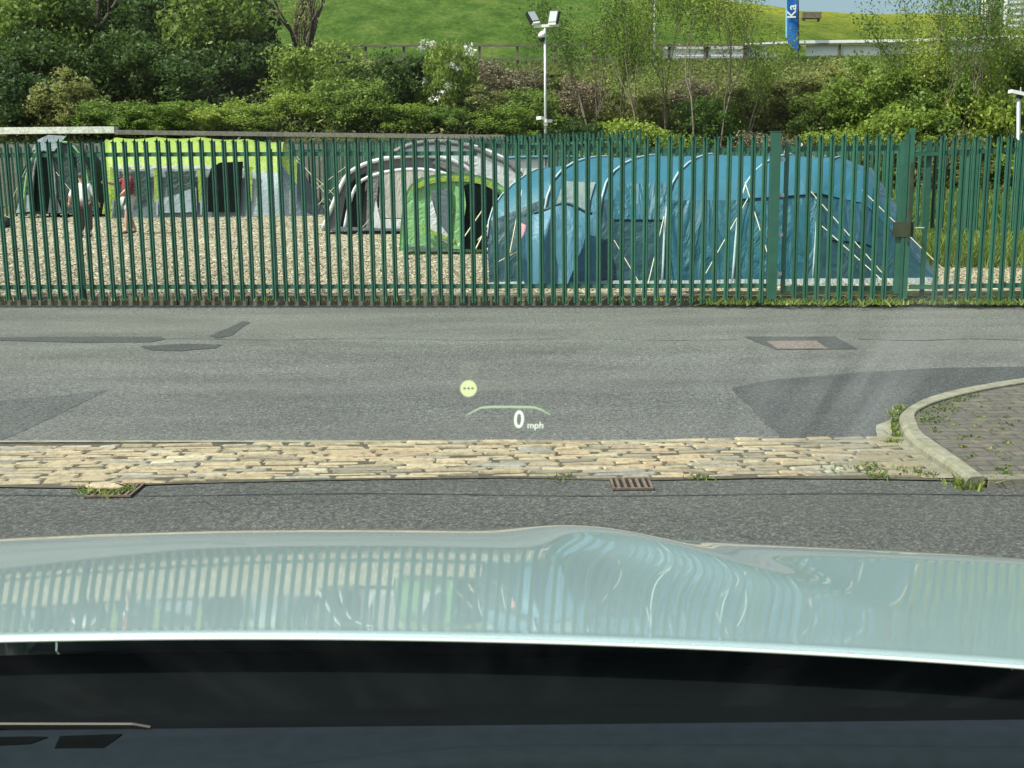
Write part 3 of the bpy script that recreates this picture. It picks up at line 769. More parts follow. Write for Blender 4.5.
# ------------------------------------------------------------------ tents
def arc_section(base, shoulder, top, far_shoulder, far_base, n=20):
    """smooth hoop through five points, n+1 samples"""
    pts = [base, shoulder, top, far_shoulder, far_base]
    out = []
    for i in range(4):
        p0 = pts[max(i-1, 0)]; p1 = pts[i]; p2 = pts[i+1]; p3 = pts[min(i+2, 4)]
        if i == 0: p0 = p1-(p2-p1)*.2+Vector((0, 0, -.8))
        if i == 3: p3 = p2+Vector((0, 0, -.8))
        k = n//4
        for j in range(k):
            t = j/k
            out.append(.5*((2*p1)+(-p0+p2)*t+(2*p0-5*p1+4*p2-p3)*t*t+(-p0+3*p1-3*p2+p3)*t**3))
    out.append(pts[-1]); return out
def loft(secs, sub=4, sag=.04):
    """interpolated sections between hoops, the cloth sagging a little between them"""
    rows = []; idx = []
    for i in range(len(secs)-1):
        A, B = secs[i], secs[i+1]; idx.append(len(rows))
        for k in range(sub):
            t = k/sub; s = sag*math.sin(math.pi*t); row = []
            cen = (A[0]+B[-1])/2
            for u, (a, b) in enumerate(zip(A, B)):
                p = a.lerp(b, t); w_ = math.sin(math.pi*u/(len(A)-1))
                d = (Vector((cen.x, cen.y, .6))-p); d.x = 0
                if d.length: p = p+d.normalized()*s*w_
                row.append(p)
            rows.append(row)
    idx.append(len(rows)); rows.append(secs[-1]); return rows, idx
def sub_rows(rows, i0, i1, j0, j1, off_=None):
    return [[(p+off_ if off_ else p) for p in r[j0:j1+1]] for r in rows[i0:i1+1]]
def shift(rows, v): return [[p+v for p in r] for r in rows]
def guy(root, org, pairs, mat='guy', r=.006):
    for a, b in pairs:
        MB().tube([a-org, b-org], r, 5).build('guy_rope', mat, root)

# --- large blue tunnel tent
YN, YT, YFar = 15.35, 16.9, 18.6
def hoop(bpx, bpy_, spx, spy, tpx, tpy, yn=YN, ys=15.75, yt=YT):
    b = P(bpx, bpy_, yn); b.z = YARD_Z; s = P(spx, spy, ys); t = P(tpx, tpy, yt)
    return arc_section(b, s, t, Vector((t.x+(t.x-s.x)*.6, yt+(yt-ys), s.z)), Vector((t.x+(t.x-b.x)*.8, YFar, YARD_Z)))
hs = [hoop(489, 289, 493, 208, 545, 168), hoop(538, 291, 553, 181, 606, 157), hoop(598, 291, 606, 183, 655, 155.5), hoop(662, 290, 672, 184, 712, 154.5),
      hoop(732, 290, 746, 184, 790, 155), hoop(812, 289, 822, 178, 842, 157), hoop(862, 287, 864, 190, 872, 168), hoop(905, 285, 903, 232, 902, 212), hoop(936, 283, 934, 276, 934, 272)]
org = Vector((hs[0][0].x, YN, YARD_Z))
tent = empty('tunnel_tent', org, 'large blue tunnel tent with pale pole sleeves right behind the fence', 'tent')
rows, idx = loft(hs, 5, .02)
rows = shift(rows, -org)
nj = 20
# roof (from shoulder over to the far side), near wall bays in their own cloths, the mid blue ones with shading in the colour
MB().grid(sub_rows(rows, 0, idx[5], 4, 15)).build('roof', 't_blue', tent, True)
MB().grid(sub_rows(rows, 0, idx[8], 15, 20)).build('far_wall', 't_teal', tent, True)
bays = [(0, 1, 't_navy'), (1, 2, 't_lightblue'), (2, 3, 't_navy'), (3, 4, 't_midblue_shade'), (4, 5, 't_midblue_shade'), (5, 8, 't_navy')]
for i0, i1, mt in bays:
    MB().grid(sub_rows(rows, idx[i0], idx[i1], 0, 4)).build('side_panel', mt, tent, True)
MB().grid(sub_rows(rows, idx[5], idx[8], 4, 15)).build('end_panel', 't_midblue_shade', tent, True)
for i, h_ in enumerate(hs[:6]):
    pts = [p-org+Vector((0, -.012, .008)) for p in h_]
    MB().tube(pts[3:12] if i < 3 else pts[:12], .017 if i in (1, 2, 3, 4) else .011, 6).build('pole_sleeve', 't_poleblue', tent, True)
# mud skirt lying on the gravel
sk = []
for r in rows: sk.append([r[0]+Vector((0, -.01, .05+.02*random.random())), r[0]+Vector((0, -.06+random.uniform(-.03, .03), .012)), r[0]+Vector((0, -.26+random.uniform(-.05, .05), .006))])
MB().grid(sk).build('mud_skirt', 't_skirt', tent, True)
# window and hood of the end bay: a dark curved band under an overhanging awning
def patch_on(i0, i1, j0, j1, outw, name, mt, wob=0.):
    rr = sub_rows(rows, i0, i1, j0, j1)
    rr = [[p+Vector((0, -outw-wob*math.sin(3.1*a+b), outw*.5)) for b, p in enumerate(r)] for a, r in enumerate(rr)]
    return MB().grid(rr).build(name, mt, tent, True)
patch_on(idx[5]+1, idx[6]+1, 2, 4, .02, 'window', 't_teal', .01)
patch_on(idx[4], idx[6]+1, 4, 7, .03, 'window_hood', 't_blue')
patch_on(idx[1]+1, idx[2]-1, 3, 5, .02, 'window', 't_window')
patch_on(idx[2]+1, idx[3], 3, 5, .02, 'shade_band', 't_midblue_shade', .012)  # band of darker blue, the wall's shading put into the colour
# folded door flap with rolled edge in front of the second bay
fl = []
for k in range(9):
    t = k/8; y_ = 15.2
    cx0 = lerp(512, 536, t**.7); top = P(lerp(534, 592, t), 205+16*(t-.5)**2*2+2*math.sin(9*t), 15.32)
    bot = P(lerp(525, 566, t), lerp(288, 290, t), 15.05+.08*math.sin(11*t)); bot.z = YARD_Z+.01
    mid = (top+bot)/2+Vector((-.14*(1-t)+.05*math.sin(8*t), -.14+.05*math.sin(14*t), .08))
    fl.append([top-org, (top*.6+mid*.4)-org+Vector((0, -.05, .03)), mid-org, (mid*.45+bot*.55)-org, bot-org])
MB().grid(fl).build('door_flap', 't_lightblue', tent, True)
MB().tube([r[0]+Vector((0, -.01, 0)) for r in fl], .02, 6).build('flap_edge', 't_navy', tent, True)
# guy ropes
gp = [(548, 235, 15.5, 498, 262, 14.95), (745, 182, 15.7, 776, 280, 14.9), (748, 198, 15.6, 702, 280, 14.95), (666, 208, 15.6, 648, 284, 14.9), (614, 240, 15.2, 640, 284, 15.0),
      (806, 186, 15.6, 892, 284, 14.95), (822, 226, 15.5, 884, 282, 14.9), (862, 190, 15.6, 942, 268, 15.1), (522, 190, 15.5, 508, 262, 15.0)]
guy(tent, org, [(P(a, b, c), P(d, e, f)) for a, b, c, d, e, f in gp], 'guy', .0065)
for px in (648, 776, 892): MB().tube([P(px, 281, 14.95)-org, P(px+1, 289, 14.93)-org], .01, 6).build('peg', 'galv', tent)
# towel hung in the porch
tw = []
for k in range(5):
    p = P(519+k*2.2, 222+k, 15.15); b = P(517+k*2.6, 250+3*math.sin(k), 15.15); tw.append([p-org, (p+b)/2-org+Vector((0, .03*math.sin(2*k), 0)), b-org])
o = MB().grid(tw).build('towel', 'pink', None, True); o.location = org; tag(o, 'crumpled pink towel hanging in the porch of the blue tent', 'towel')
mdf = o.modifiers.new('thickness', 'SOLIDIFY'); mdf.thickness = .01

# --- generic arched tent facing the camera (front panels flat-ish, roof going back)
def PX(px, py, Y, org): return P(px, py, Y)-org
def panel(root, org, name, pix, Y, mt, th=.02, bulge=0.):
    """an outlined cloth panel standing in the tent's front, with real thickness"""
    V = [P(px, py, Y)-org for px, py in pix]; n = len(V); V2 = [v+Vector((0, th, 0)) for v in V]
    F = [tuple(range(n)), tuple(range(2*n-1, n-1, -1))]+[(i, n+i, n+(i+1) % n, (i+1) % n) for i in range(n)]
    return mesh(name, V+V2, F, mt, root)
def shell(root, org, name, outline, Y0, Y1, mt, sag=.05, n=5, drop=0., shr=1.):
    """roof/side cloth: outline (pixels at depth Y0) swept back to Y1"""
    A = [P(px, py, Y0)-org for px, py in outline]; rows_ = []
    cx = sum(a.x for a in A)/len(A)
    for k in range(n+1):
        t = k/n; s = sag*math.sin(math.pi*t)
        rows_.append([Vector((cx+(a.x-cx)*lerp(1, shr, t*t)*(1-s*.2), a.y+(Y1-Y0)*t, a.z*(1-s*.15)*(1-drop*t*t))) for a in A])
    o = MB().grid(rows_).build(name, mt, root, True)
    return o
def arch(x0, x1, ybase, ytop, n=14, p=2.6, half=False):
    out = []
    for k in range(n+1):
        a = math.pi*k/n; cx = (x0+x1)/2; w_ = (x1-x0)/2
        c_, s_ = math.cos(a), math.sin(a)
        out.append((cx-w_*math.copysign(abs(c_)**(2/p), c_), ybase-(ybase-ytop)*abs(s_)**(2/p)))
    return out

# --- lime and grey family tent, far left
Y = 38.5; org = G(215, 215, yard(0, Y)); org.y = Y; org.x = P(215, 200, Y).x; org.z = yard(0, Y)
t2 = empty('tunnel_tent', org, 'long lime green and grey tunnel tent with black doorway at the back left', 'tent')
bz = 216.5
def gpx(z): return z
# the side wall faces us; hoops stand at 110,157,201,248,292; roof curves back over 3.5 m
def hoop2(px, top_py, depth=3.6, lean=0, z0=None):
    b = P(px, bz, Y); b.z = org.z; s = P(px+lean*.4, top_py+31, Y+.25); t = P(px+lean, top_py, Y+depth/2)
    return arc_section(b, s, t, Vector((t.x, Y+depth-.25, s.z)), Vector((t.x, Y+depth, org.z)))
h2 = [hoop2(106, 139), hoop2(112, 137.5, lean=4), hoop2(156, 137), hoop2(200, 137), hoop2(246, 139, lean=2), hoop2(280, 142, lean=4), hoop2(296, 160, 3.2, lean=2), hoop2(326, 212, 2.6)]
rw, ix = loft(h2, 4, .06); rw = shift(rw, -org)
MB().grid(sub_rows(rw, 0, ix[5], 5, 15)).build('roof', 't_lime', t2, True)
MB().grid(sub_rows(rw, ix[5], ix[6], 6, 15)).build('roof', 't_lime', t2, True)
MB().grid(sub_rows(rw, ix[5], ix[6], 5, 6)).build('side_panel', 't_slate', t2, True)
MB().grid(sub_rows(rw, 0, ix[7], 15, 20)).build('far_wall', 't_slate', t2, True)
MB().grid(sub_rows(rw, ix[6], ix[7], 0, 15)).build('end_panel', 't_slate', t2, True)
for a, b, mt in ((0, 1, 't_lime'), (1, 2, 't_slate'), (2, 3, 't_slate'), (3, 4, 't_slate'), (4, 5, 't_slate_light'), (5, 6, 't_slate')):
    MB().grid(sub_rows(rw, ix[a], ix[b], 0, 5)).build('side_panel', mt, t2, True)
for px in (113, 157, 201, 249):
    panel(t2, org, 'lime_strip', [(px-3.4, 167), (px+3.4, 167), (px+3, 201), (px-2.5, 203)], Y-.03, 't_lime', .03)
    panel(t2, org, 'pole_sleeve', [(px-1, 200), (px+1.2, 200), (px+.8, 215), (px-.6, 215)], Y-.05, 't_slate_light', .03)
panel(t2, org, 'rain_gutter', [(112, 165.2), (245, 165.8), (245, 168.6), (112, 168.2)], Y-.045, 't_white', .03)
panel(t2, org, 'window', [(165, 171), (196, 171), (193, 196), (168, 198)], Y-.04, 't_dark', .02)
panel(t2, org, 'window', [(119, 171), (150, 171), (148, 200), (122, 206)], Y-.04, 't_dark', .02)
panel(t2, org, 'loose_flap', [(158, 199), (175, 195), (196, 187), (197, 212), (160, 213)], Y-.07, 't_slate_light', .03)
panel(t2, org, 'doorway', [(208, 212), (208, 178), (211, 168), (220, 162.5), (243, 161.5), (241, 190), (240, 212)], Y-.08, 't_black', .03)
panel(t2, org, 'hanging_flap', [(102, 214), (105, 196), (112, 190), (110, 214)], Y-.2, 't_lime', .03)
guy(t2, org, [(P(292, 150, Y), P(336, 208, Y-.8)), (P(296, 160, Y), P(340, 200, Y-.6)), (P(290, 190, Y-.1), P(290, 214, Y-.3))])

# --- dark slate tent, far left
Y = 39.5; org = P(52, 210, Y); org.z = yard(0, Y)
t3 = empty('dome_tent', org, 'dark slate dome tent with an arched black doorway in the far left corner', 'tent')
ol = arch(17, 96, 214, 140, 16, 2.2)
shell(t3, org, 'roof', ol, Y, Y+4, 't_dark', .05, 6, .35, .6)
panel(t3, org, 'front_panel', ol, Y+.02, 't_dark', .03)
panel(t3, org, 'doorway', arch(34, 54, 211, 153, 12, 2.8), Y-.05, 't_black', .03)
panel(t3, org, 'roof_panel', [(32, 150), (37, 140), (48, 135), (66, 136), (58, 146), (54, 151)], Y-.12, 't_slate_light', .06)
panel(t3, org, 'lower_panel', [(48, 213), (50, 196), (56, 195), (62, 213)], Y-.08, 't_slate', .03)
panel(t3, org, 'lower_panel', [(16, 213), (20, 197), (31, 194), (34, 211)], Y-.08, 't_slate_light', .03)
for x0, x1, yt in ((32, 56, 150), (24, 90, 141)):
    pts = [P(a, b, Y-.09)-org for a, b in arch(x0, x1, 212, yt, 14, 2.5)]
    MB().tube(pts, .035, 5).build('pole', 't_green' if x1 == 90 else 't_skirt', t3, True)
guy(t3, org, [(P(56, 172, Y-.1), P(78, 200, Y-1.2)), (P(30, 160, Y-.1), P(8, 208, Y-.6))])

# --- grey and white tent, middle
Y = 28.6; org = P(405, 230, Y); org.z = yard(0, Y)
t4 = empty('family_tent', org, 'grey and white family tent with beige front panels in the middle of the yard', 'tent')
ol = [(322, 231), (332, 207), (341, 186), (351, 172), (373, 162), (405, 156.5), (436, 157), (462, 165), (480, 181), (490, 203), (494, 231)]
ol = smooth_pts(ol, 3)
shell(t4, org, 'roof', [(px+4 if 0 else px, py) for px, py in ol], Y+.1, Y+1.2, 't_grey', .03, 3)
panel(t4, org, 'front_panel', ol, Y+.12, 't_grey', .03)
back = smooth_pts([(350, 226), (372, 172), (400, 150), (430, 143), (460, 145), (490, 156), (520, 175), (528, 226)], 3)
shell(t4, org, 'rear_roof', back, Y+1.25, Y+4.8, 't_white', .05, 6, .3, .8)
for dd, sc in ((1.27, 0), (2.4, 12)):
    pts = [P(a+sc*.8, b-1.0+sc*.1, Y+dd)-org for a, b in back]
    MB().tube(pts, .07 if sc == 0 else .05, 6).build('pole_sleeve', 't_white' if sc else 't_grey', t4, True)
pts = [P(a, b-.6, Y+.05)-org for a, b in ol]; MB().tube(pts, .055, 6).build('pole_sleeve', 't_white', t4, True)
panel(t4, org, 'rear_panel', back, Y+1.28, 't_white', .03)
inner_arch = smooth_pts([(344, 231), (350, 202), (358, 184), (374, 175), (400, 170), (430, 170), (452, 176)], 3)
MB().tube([P(a, b, Y-.02)-org for a, b in inner_arch], .045, 6).build('pole_sleeve', 't_white', t4, True)
panel(t4, org, 'doorway', [(340, 228), (345, 200), (350, 184), (357, 176), (366, 173), (364, 200), (360, 228)], Y-.03, 't_black', .03)
panel(t4, org, 'side_flap', [(366, 228), (368, 172), (379, 171), (377, 200), (372, 228)], Y-.04, 't_grey', .03)
panel(t4, org, 'beige_panel', [(379, 218), (380, 171), (400, 171), (425, 170), (446, 174), (450, 218)], Y-.05, 't_beige', .03)
panel(t4, org, 'lower_panel', [(371, 229), (376, 200), (380, 219), (450, 219), (452, 229)], Y-.07, 't_white', .03)
panel(t4, org, 'groundsheet_edge', [(334, 226.5), (372, 228), (452, 230), (452, 232), (330, 230)], Y-.12, 't_slate', .04)
panel(t4, org, 'grey_band', [(452, 172), (432, 163), (440, 156), (468, 162), (474, 176)], Y+.03, 't_grey', .03)
guy(t4, org, [(P(345, 175, Y), P(318, 205, Y-1.2)), (P(348, 165, Y), P(315, 190, Y)), (P(382, 205, Y-.1), P(346, 246, Y-2.5)), (P(452, 200, Y-.1), P(420, 240, Y-2))])

# --- pale tent behind
Y = 30.5; org = P(575, 215, Y); org.z = yard(0, Y)
t5 = empty('dome_tent', org, 'pale lavender grey tent roof showing between the white tent and the blue tent', 'tent')
ol = smooth_pts([(470, 222), (478, 180), (500, 160), (540, 157), (600, 158), (640, 168), (662, 222)], 4)
shell(t5, org, 'roof', ol, Y, Y+3.5, 't_white', .05, 6, .3, .85)
panel(t5, org, 'front_panel', ol, Y+.03, 't_white', .03)
MB().tube([P(a, b, Y-.03)-org for a, b in ol], .04, 6).build('pole_sleeve', 't_lightblue', t5, True)

# --- small green tent
Y = 21.8; org = P(450, 250, Y); org.z = yard(0, Y)
t6 = empty('dome_tent', org, 'small green dome tent with a lime arch and dark open door', 'tent')
ol = smooth_pts([(399, 251), (401, 220), (405, 195), (416, 180), (435, 174.5), (460, 173), (482, 176), (500, 184), (512, 200), (516, 225), (518, 252)], 3)
shell(t6, org, 'roof', ol, Y, Y+2.6, 't_green', .05, 6, .45, .6)
panel(t6, org, 'front_panel', ol, Y+.02, 't_green', .03)
lime = smooth_pts([(412, 186), (425, 180), (440, 176.5), (462, 175.8), (482, 179), (498, 187)], 4)
n_ = len(lime); panel(t6, org, 'lime_arch', lime+[(a, b+5.5) for a, b in reversed(lime)], Y-.05, 't_lime', .05)
panel(t6, org, 'doorway', smooth_pts([(459, 249), (464, 210), (462, 190), (468, 184), (482, 185), (496, 192), (506, 208), (510, 250)], 3), Y-.03, 't_black', .03)
panel(t6, org, 'window', [(432, 190), (450, 188), (453, 212), (448, 236), (436, 222), (430, 205)], Y-.04, 't_slate', .03)
panel(t6, org, 'clear_flap', [(425, 212), (432, 200), (438, 222), (456, 244), (446, 243), (430, 232)], Y-.06, 't_white', .03)
panel(t6, org, 'door_flap', [(453, 249), (456, 210), (455, 186), (464, 188), (466, 205), (460, 249)], Y-.08, 't_green', .03)
panel(t6, org, 'lime_trim', [(422, 226), (455, 240), (455, 243), (422, 230)], Y-.1, 't_lime', .03)
panel(t6, org, 'groundsheet_edge', [(403, 246), (462, 249), (462, 252), (403, 250)], Y-.07, 't_slate', .04)
guy(t6, org, [(P(486, 205, Y-.1), P(458, 246, Y-2.2)), (P(498, 205, Y-.1), P(472, 256, Y-2.6)), (P(505, 215, Y-.1), P(486, 252, Y-2)), (P(500, 218, Y), P(478, 240, Y-1.5))], 'guy', .011)

# black bag in the yard at the far left
o = MB().grid([[p+Vector((.02*math.sin(9*p.x+5*p.z), 0, 0)) for p in r] for r in ball((0, 0, .16), .2, 8, (1.3, .9, .8))]).build('bag', 'black', None, True)
o.location = P(3, 222, 33); o.location.z = yard(0, 33); tag(o, 'black bag on the gravel at the left edge of the yard', 'bag')

# ------------------------------------------------------------------ people
def skin_mesh(name, verts, edges, mat, parent, root_i=0, sub=2):
    me = bpy.data.meshes.new(name); me.from_pydata([v[:3] for v in verts], edges, []); o = link(name+'_cage', me)
    md = o.modifiers.new('s', 'SKIN'); md.use_smooth_shade = True
    for i, v in enumerate(verts):
        me.skin_vertices[0].data[i].radius = (v[3], v[4] if len(v) > 4 else v[3])
    me.skin_vertices[0].data[root_i].use_root = True
    sb = o.modifiers.new('d', 'SUBSURF'); sb.levels = sub; sb.render_levels = sub
    dg = bpy.context.evaluated_depsgraph_get(); e = o.evaluated_get(dg); nm = bpy.data.meshes.new_from_object(e)
    bpy.data.objects.remove(o); nm.name = name; nm.materials.clear(); nm.materials.append(M[mat])
    nm.polygons.foreach_set('use_smooth', [True]*len(nm.polygons))
    return link(name, nm, parent)
def join_into(o, mbs):
    bm = bmesh.new(); bm.from_mesh(o.data)
    for mb in mbs:
        vs = [bm.verts.new(v) for v in mb.V]
        for f in mb.F:
            try: bm.faces.new([vs[i] for i in f]).smooth = True
            except ValueError: pass
    bm.to_mesh(o.data); bm.free()
def person(loc, h, rz, label, pose, shirt, bottom, hair, skinm, long_bottom, hair_len, wide=1.):
    root = empty('person', loc, label, 'person', rz=rz); k = h/1.7
    J = lambda x, y, z, r, r2=None: (x*k, y*k, z*k, r*k*wide, (r2 or r)*k*wide)
    eL, hL, eR, hR, kL, fL, kR, fR = pose
    V = [J(0, 0, .93, .13, .10), J(0, 0, 1.10, .115, .09), J(0, 0, 1.30, .14, .095), J(0, 0, 1.43, .07, .06), J(0, -.01, 1.50, .048, .05),
         J(.17, 0, 1.38, .05), J(*eL, .037), J(*hL, .026), J(-.17, 0, 1.38, .05), J(*eR, .037), J(*hR, .026),
         J(.09, 0, .88, .085), J(*kL, .055), J(*fL, .038), J(-.09, 0, .88, .085), J(*kR, .055), J(*fR, .038),
         J(0, -.02, 1.58, .075, .085), J(0, -.01, 1.66, .068, .08),
         J(fL[0], fL[1]-.14, .04, .035), J(fR[0], fR[1]-.14, .04, .035)]
    E = [(0, 1), (1, 2), (2, 3), (3, 4), (2, 5), (5, 6), (6, 7), (2, 8), (8, 9), (9, 10), (0, 11), (11, 12), (12, 13), (0, 14), (14, 15), (15, 16), (4, 17), (17, 18), (13, 19), (16, 20)]
    body = skin_mesh('body', V, E, skinm, root)
    extra = []
    for (e_, hnd) in ((eL, hL), (eR, hR)):
        e_ = Vector(e_)*k; hnd = Vector(hnd)*k; d = (hnd-e_).normalized(); s = d.orthogonal().normalized(); s2 = d.cross(s)
        pm = MB().tube([hnd-d*.01*k, hnd+d*.04*k, hnd+d*.085*k], [.022*k, .034*k, .03*k], 8); extra.append(pm)
        for q_, L_ in ((-.027, .06), (-.009, .072), (.009, .068), (.027, .052)):
            b0 = hnd+d*.075*k+s*q_*k; extra.append(MB().tube([b0, b0+d*L_*.5*k, b0+(d*L_+s2*.018)*k], [.0085*k, .008*k, .006*k], 6))
        b0 = hnd+d*.03*k+s*.028*k; extra.append(MB().tube([b0, b0+(d*.02+s*.028)*k, b0+(d*.045+s*.034)*k], [.01*k, .009*k, .007*k], 6))
    # face: nose, ears, brow
    extra.append(MB().tube([Vector((0, -.095, 1.625))*k, Vector((0, -.118, 1.598))*k, Vector((0, -.1, 1.588))*k], [.007*k, .014*k, .008*k], 6))
    for s_ in (-1, 1): extra.append(MB().tube([Vector((s_*.078, -.01, 1.60))*k, Vector((s_*.088, .0, 1.62))*k, Vector((s_*.084, .0, 1.645))*k], [.008*k, .013*k, .009*k], 6))
    join_into(body, extra)
    eb = MB()
    for s_ in (-1, 1): eb.grid(ball(Vector((s_*.032, -.092, 1.628))*k, .011*k, 5))
    eb.build('eyes', 'shoe', root)
    MB().tube([Vector((-.022, -.1, 1.565))*k, Vector((0, -.108, 1.562))*k, Vector((.022, -.1, 1.565))*k], .005*k, 5).build('mouth', 'pink', root)
    sl = lambda a, b, t: tuple(lerp(a[i], b[i], t) for i in range(3))
    eLs, eRs = sl((.17, 0, 1.38), eL, .75), sl((-.17, 0, 1.38), eR, .75)
    if long_bottom: eLs, eRs = sl(eL, hL, .4), sl(eR, hR, .4)
    V = [J(0, 0, .90, .15, .12), J(0, 0, 1.10, .14, .115), J(0, 0, 1.31, .155, .11), J(0, 0, 1.42, .08, .07), J(.17, 0, 1.385, .066), J(*eLs, .058), J(-.17, 0, 1.385, .066), J(*eRs, .058)]
    skin_mesh('shirt', V, [(0, 1), (1, 2), (2, 3), (2, 4), (4, 5), (2, 6), (6, 7)], shirt, root)
    t_ = 1.0 if long_bottom else .85
    def leg(kn, ft, s_):
        a = (s_*.09, 0, .88); return [J(*a, .1), J(*sl(a, kn, t_), .085)]+([J(*sl(kn, ft, .85), .06)] if long_bottom else [])
    V = [J(0, 0, .95, .145, .118)]; E = []
    for kn, ft, s_ in ((kL, fL, 1), (kR, fR, -1)):
        prev = 0
        for v in leg(kn, ft, s_): V.append(v); E.append((prev, len(V)-1)); prev = len(V)-1
    skin_mesh('trousers' if long_bottom else 'shorts', V, E, bottom, root)
    rws = ball(Vector((0, .012, 1.645))*k, .1*k, 8, (1, 1.08, 1.08))
    hm = MB()
    rr = []
    for r in rws[:6]: rr.append([Vector((p.x, p.y if p.y > -.05*k else max(p.y, -.075*k), p.z if p.y > -.02*k else max(p.z, 1.66*k))) for p in r])
    if hair_len: rr.append([Vector((p.x*.9, max(p.y, .0), p.z-hair_len)) for p in rr[-1]])
    hm.grid(rr, True).build('hair', hair, root, True)
    for ft in (fL, fR):
        MB().grid(ball(Vector((ft[0], ft[1]-.07, .045))*k, .075*k, 6, (.6, 1.7, .6))).build('shoe', 'shoe', root, True)
        MB().tube([Vector((ft[0], ft[1], .06))*k, Vector((ft[0], ft[1], .13))*k], .048*k, 8).build('sock', 'sock', root, True)
    return root
pz = G(86, 237, YARD_Z+.08)
person((pz.x, pz.y, yard(0, pz.y)+.02), 1.52, R(190), 'dark haired child in a loose white top and brown trousers standing by the dark tent',
       ((.31, .02, 1.16), (.37, -.04, .93), (-.31, .02, 1.16), (-.37, -.04, .93), (.10, -.02, .48), (.11, .02, .08), (-.10, -.02, .48), (-.12, .03, .08)),
       'shirt_white', 'shorts_brown', 'hair_dark', 'skin', True, 0, 1.4)
pz = G(131, 234.5, YARD_Z+.08)
person((pz.x, pz.y, yard(0, pz.y)+.02), 1.66, R(-50), 'grey haired person in maroon shirt and pale shorts reaching out before the lime tent',
       ((.24, -.10, 1.16), (.20, -.28, 1.0), (-.24, -.22, 1.27), (-.20, -.48, 1.32), (.10, -.10, .49), (.11, -.16, .08), (-.10, .02, .48), (-.11, .16, .08)),
       'shirt_red', 'shorts_grey', 'hair_grey', 'skin_dark', False, .03, 1.35)

# ------------------------------------------------------------------ vegetation
def leaf_quads(P0, size, n, flat=.0, tall=1.):
    k = len(P0); a = rng.normal(size=(k, 3)); a[:, 2] *= 1-flat; a /= np.linalg.norm(a, axis=1)[:, None]+1e-9
    b = rng.normal(size=(k, 3)); b -= a*(a*b).sum(1)[:, None]; b /= np.linalg.norm(b, axis=1)[:, None]+1e-9
    s = size*rng.uniform(.55, 1.3, k)[:, None]/2
    a = a*s*.7; b = b*s*1.1*tall
    return np.stack([P0-b, P0+a*.9, P0+b, P0-a*.9], 1)
def clump_points(n, rx, ry, rz, clumps, spread, shell_=.6):
    """points in clumps through an uneven crown (centre at rz*~.9, base near 0)"""
    d = rng.normal(size=(clumps, 3)); d /= np.linalg.norm(d, axis=1)[:, None]
    r = shell_+(1-shell_)*rng.random(clumps)**.5; r *= rng.uniform(.75, 1.1, clumps)
    c = d*r[:, None]*np.array([rx, ry, rz]); cs = rng.uniform(.5, 1.4, clumps)*spread
    i = rng.integers(0, clumps, n); off_ = rng.normal(size=(n, 3)); off_ /= np.linalg.norm(off_, axis=1)[:, None]
    off_ *= (rng.random(n)**.45)[:, None]*cs[i][:, None]; off_[:, 2] *= .75
    return c[i]+off_
CR = {}
def crown_mesh(key, n, rx, ry, rz, clumps, spread, size, mat, shell_=.6):
    p = clump_points(n, rx, ry, rz, clumps, spread, shell_); p[:, 2] += rz*.95
    p = p[p[:, 2] > -.1]
    CR[key] = quads('foliage', leaf_quads(p, size, n), mat, False); return CR[key]
def stems_mesh(n, rx, rz, r=.02, mat='bark'):
    mb = MB()
    for _ in range(n):
        a = random.uniform(0, 6.28); q_ = random.uniform(.2, .85)
        p = [Vector((math.cos(a)*.08, math.sin(a)*.08, -.2))]
        for s_ in range(1, 4):
            t = s_/3; p.append(Vector((math.cos(a)*rx*q_*t**1.3+random.uniform(-.1, .1), math.sin(a)*rx*q_*t**1.3+random.uniform(-.1, .1), rz*1.5*t*random.uniform(.85, 1.05))))
        mb.tube(p, [r, r*.8, r*.5, r*.25], 5, False)
    me = bpy.data.meshes.new('stems'); me.from_pydata([tuple(v) for v in mb.V], [], mb.F); me.materials.append(M[mat]); return me
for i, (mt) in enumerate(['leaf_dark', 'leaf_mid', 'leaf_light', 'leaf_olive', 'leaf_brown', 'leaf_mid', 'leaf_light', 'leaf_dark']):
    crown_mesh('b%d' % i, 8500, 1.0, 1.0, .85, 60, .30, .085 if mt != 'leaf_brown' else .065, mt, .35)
STEMS = [stems_mesh(9, .9, .8), stems_mesh(9, .9, .8, .016, 'twig')]
used = {}
def bush(kind, px, py, Y, wd, ht, label, extra=None, cat='shrub', group='shrubs on the bank'):
    """px,py: foot of the shrub as seen; sizes in metres"""
    p = P(px, py, Y); z = terr(p.x, Y)
    root = empty('shrub', (p.x, Y, z-.05), label, cat, group, rz=random.uniform(0, 6.28))
    f = link('foliage', CR['b%d' % kind], root); f.scale = (wd/2.2, wd/2.2, ht/1.9)
    s_ = link('stems', STEMS[1 if kind in (2, 6, 4) else 0], root); s_.scale = (wd/2.2, wd/2.2, ht/1.9)
    if extra:
        pts = clump_points(700, wd/2.1, wd/2.1, ht/2.05, 26, .22, .9); pts[:, 2] += ht*.5
        quads('blossom', leaf_quads(pts, .12, 700), 'blossom', root)
    return root
desc = ['dark green', 'mid green', 'fresh yellow green', 'olive green', 'dry brown', 'leafy mid green', 'bright spring green', 'deep green']
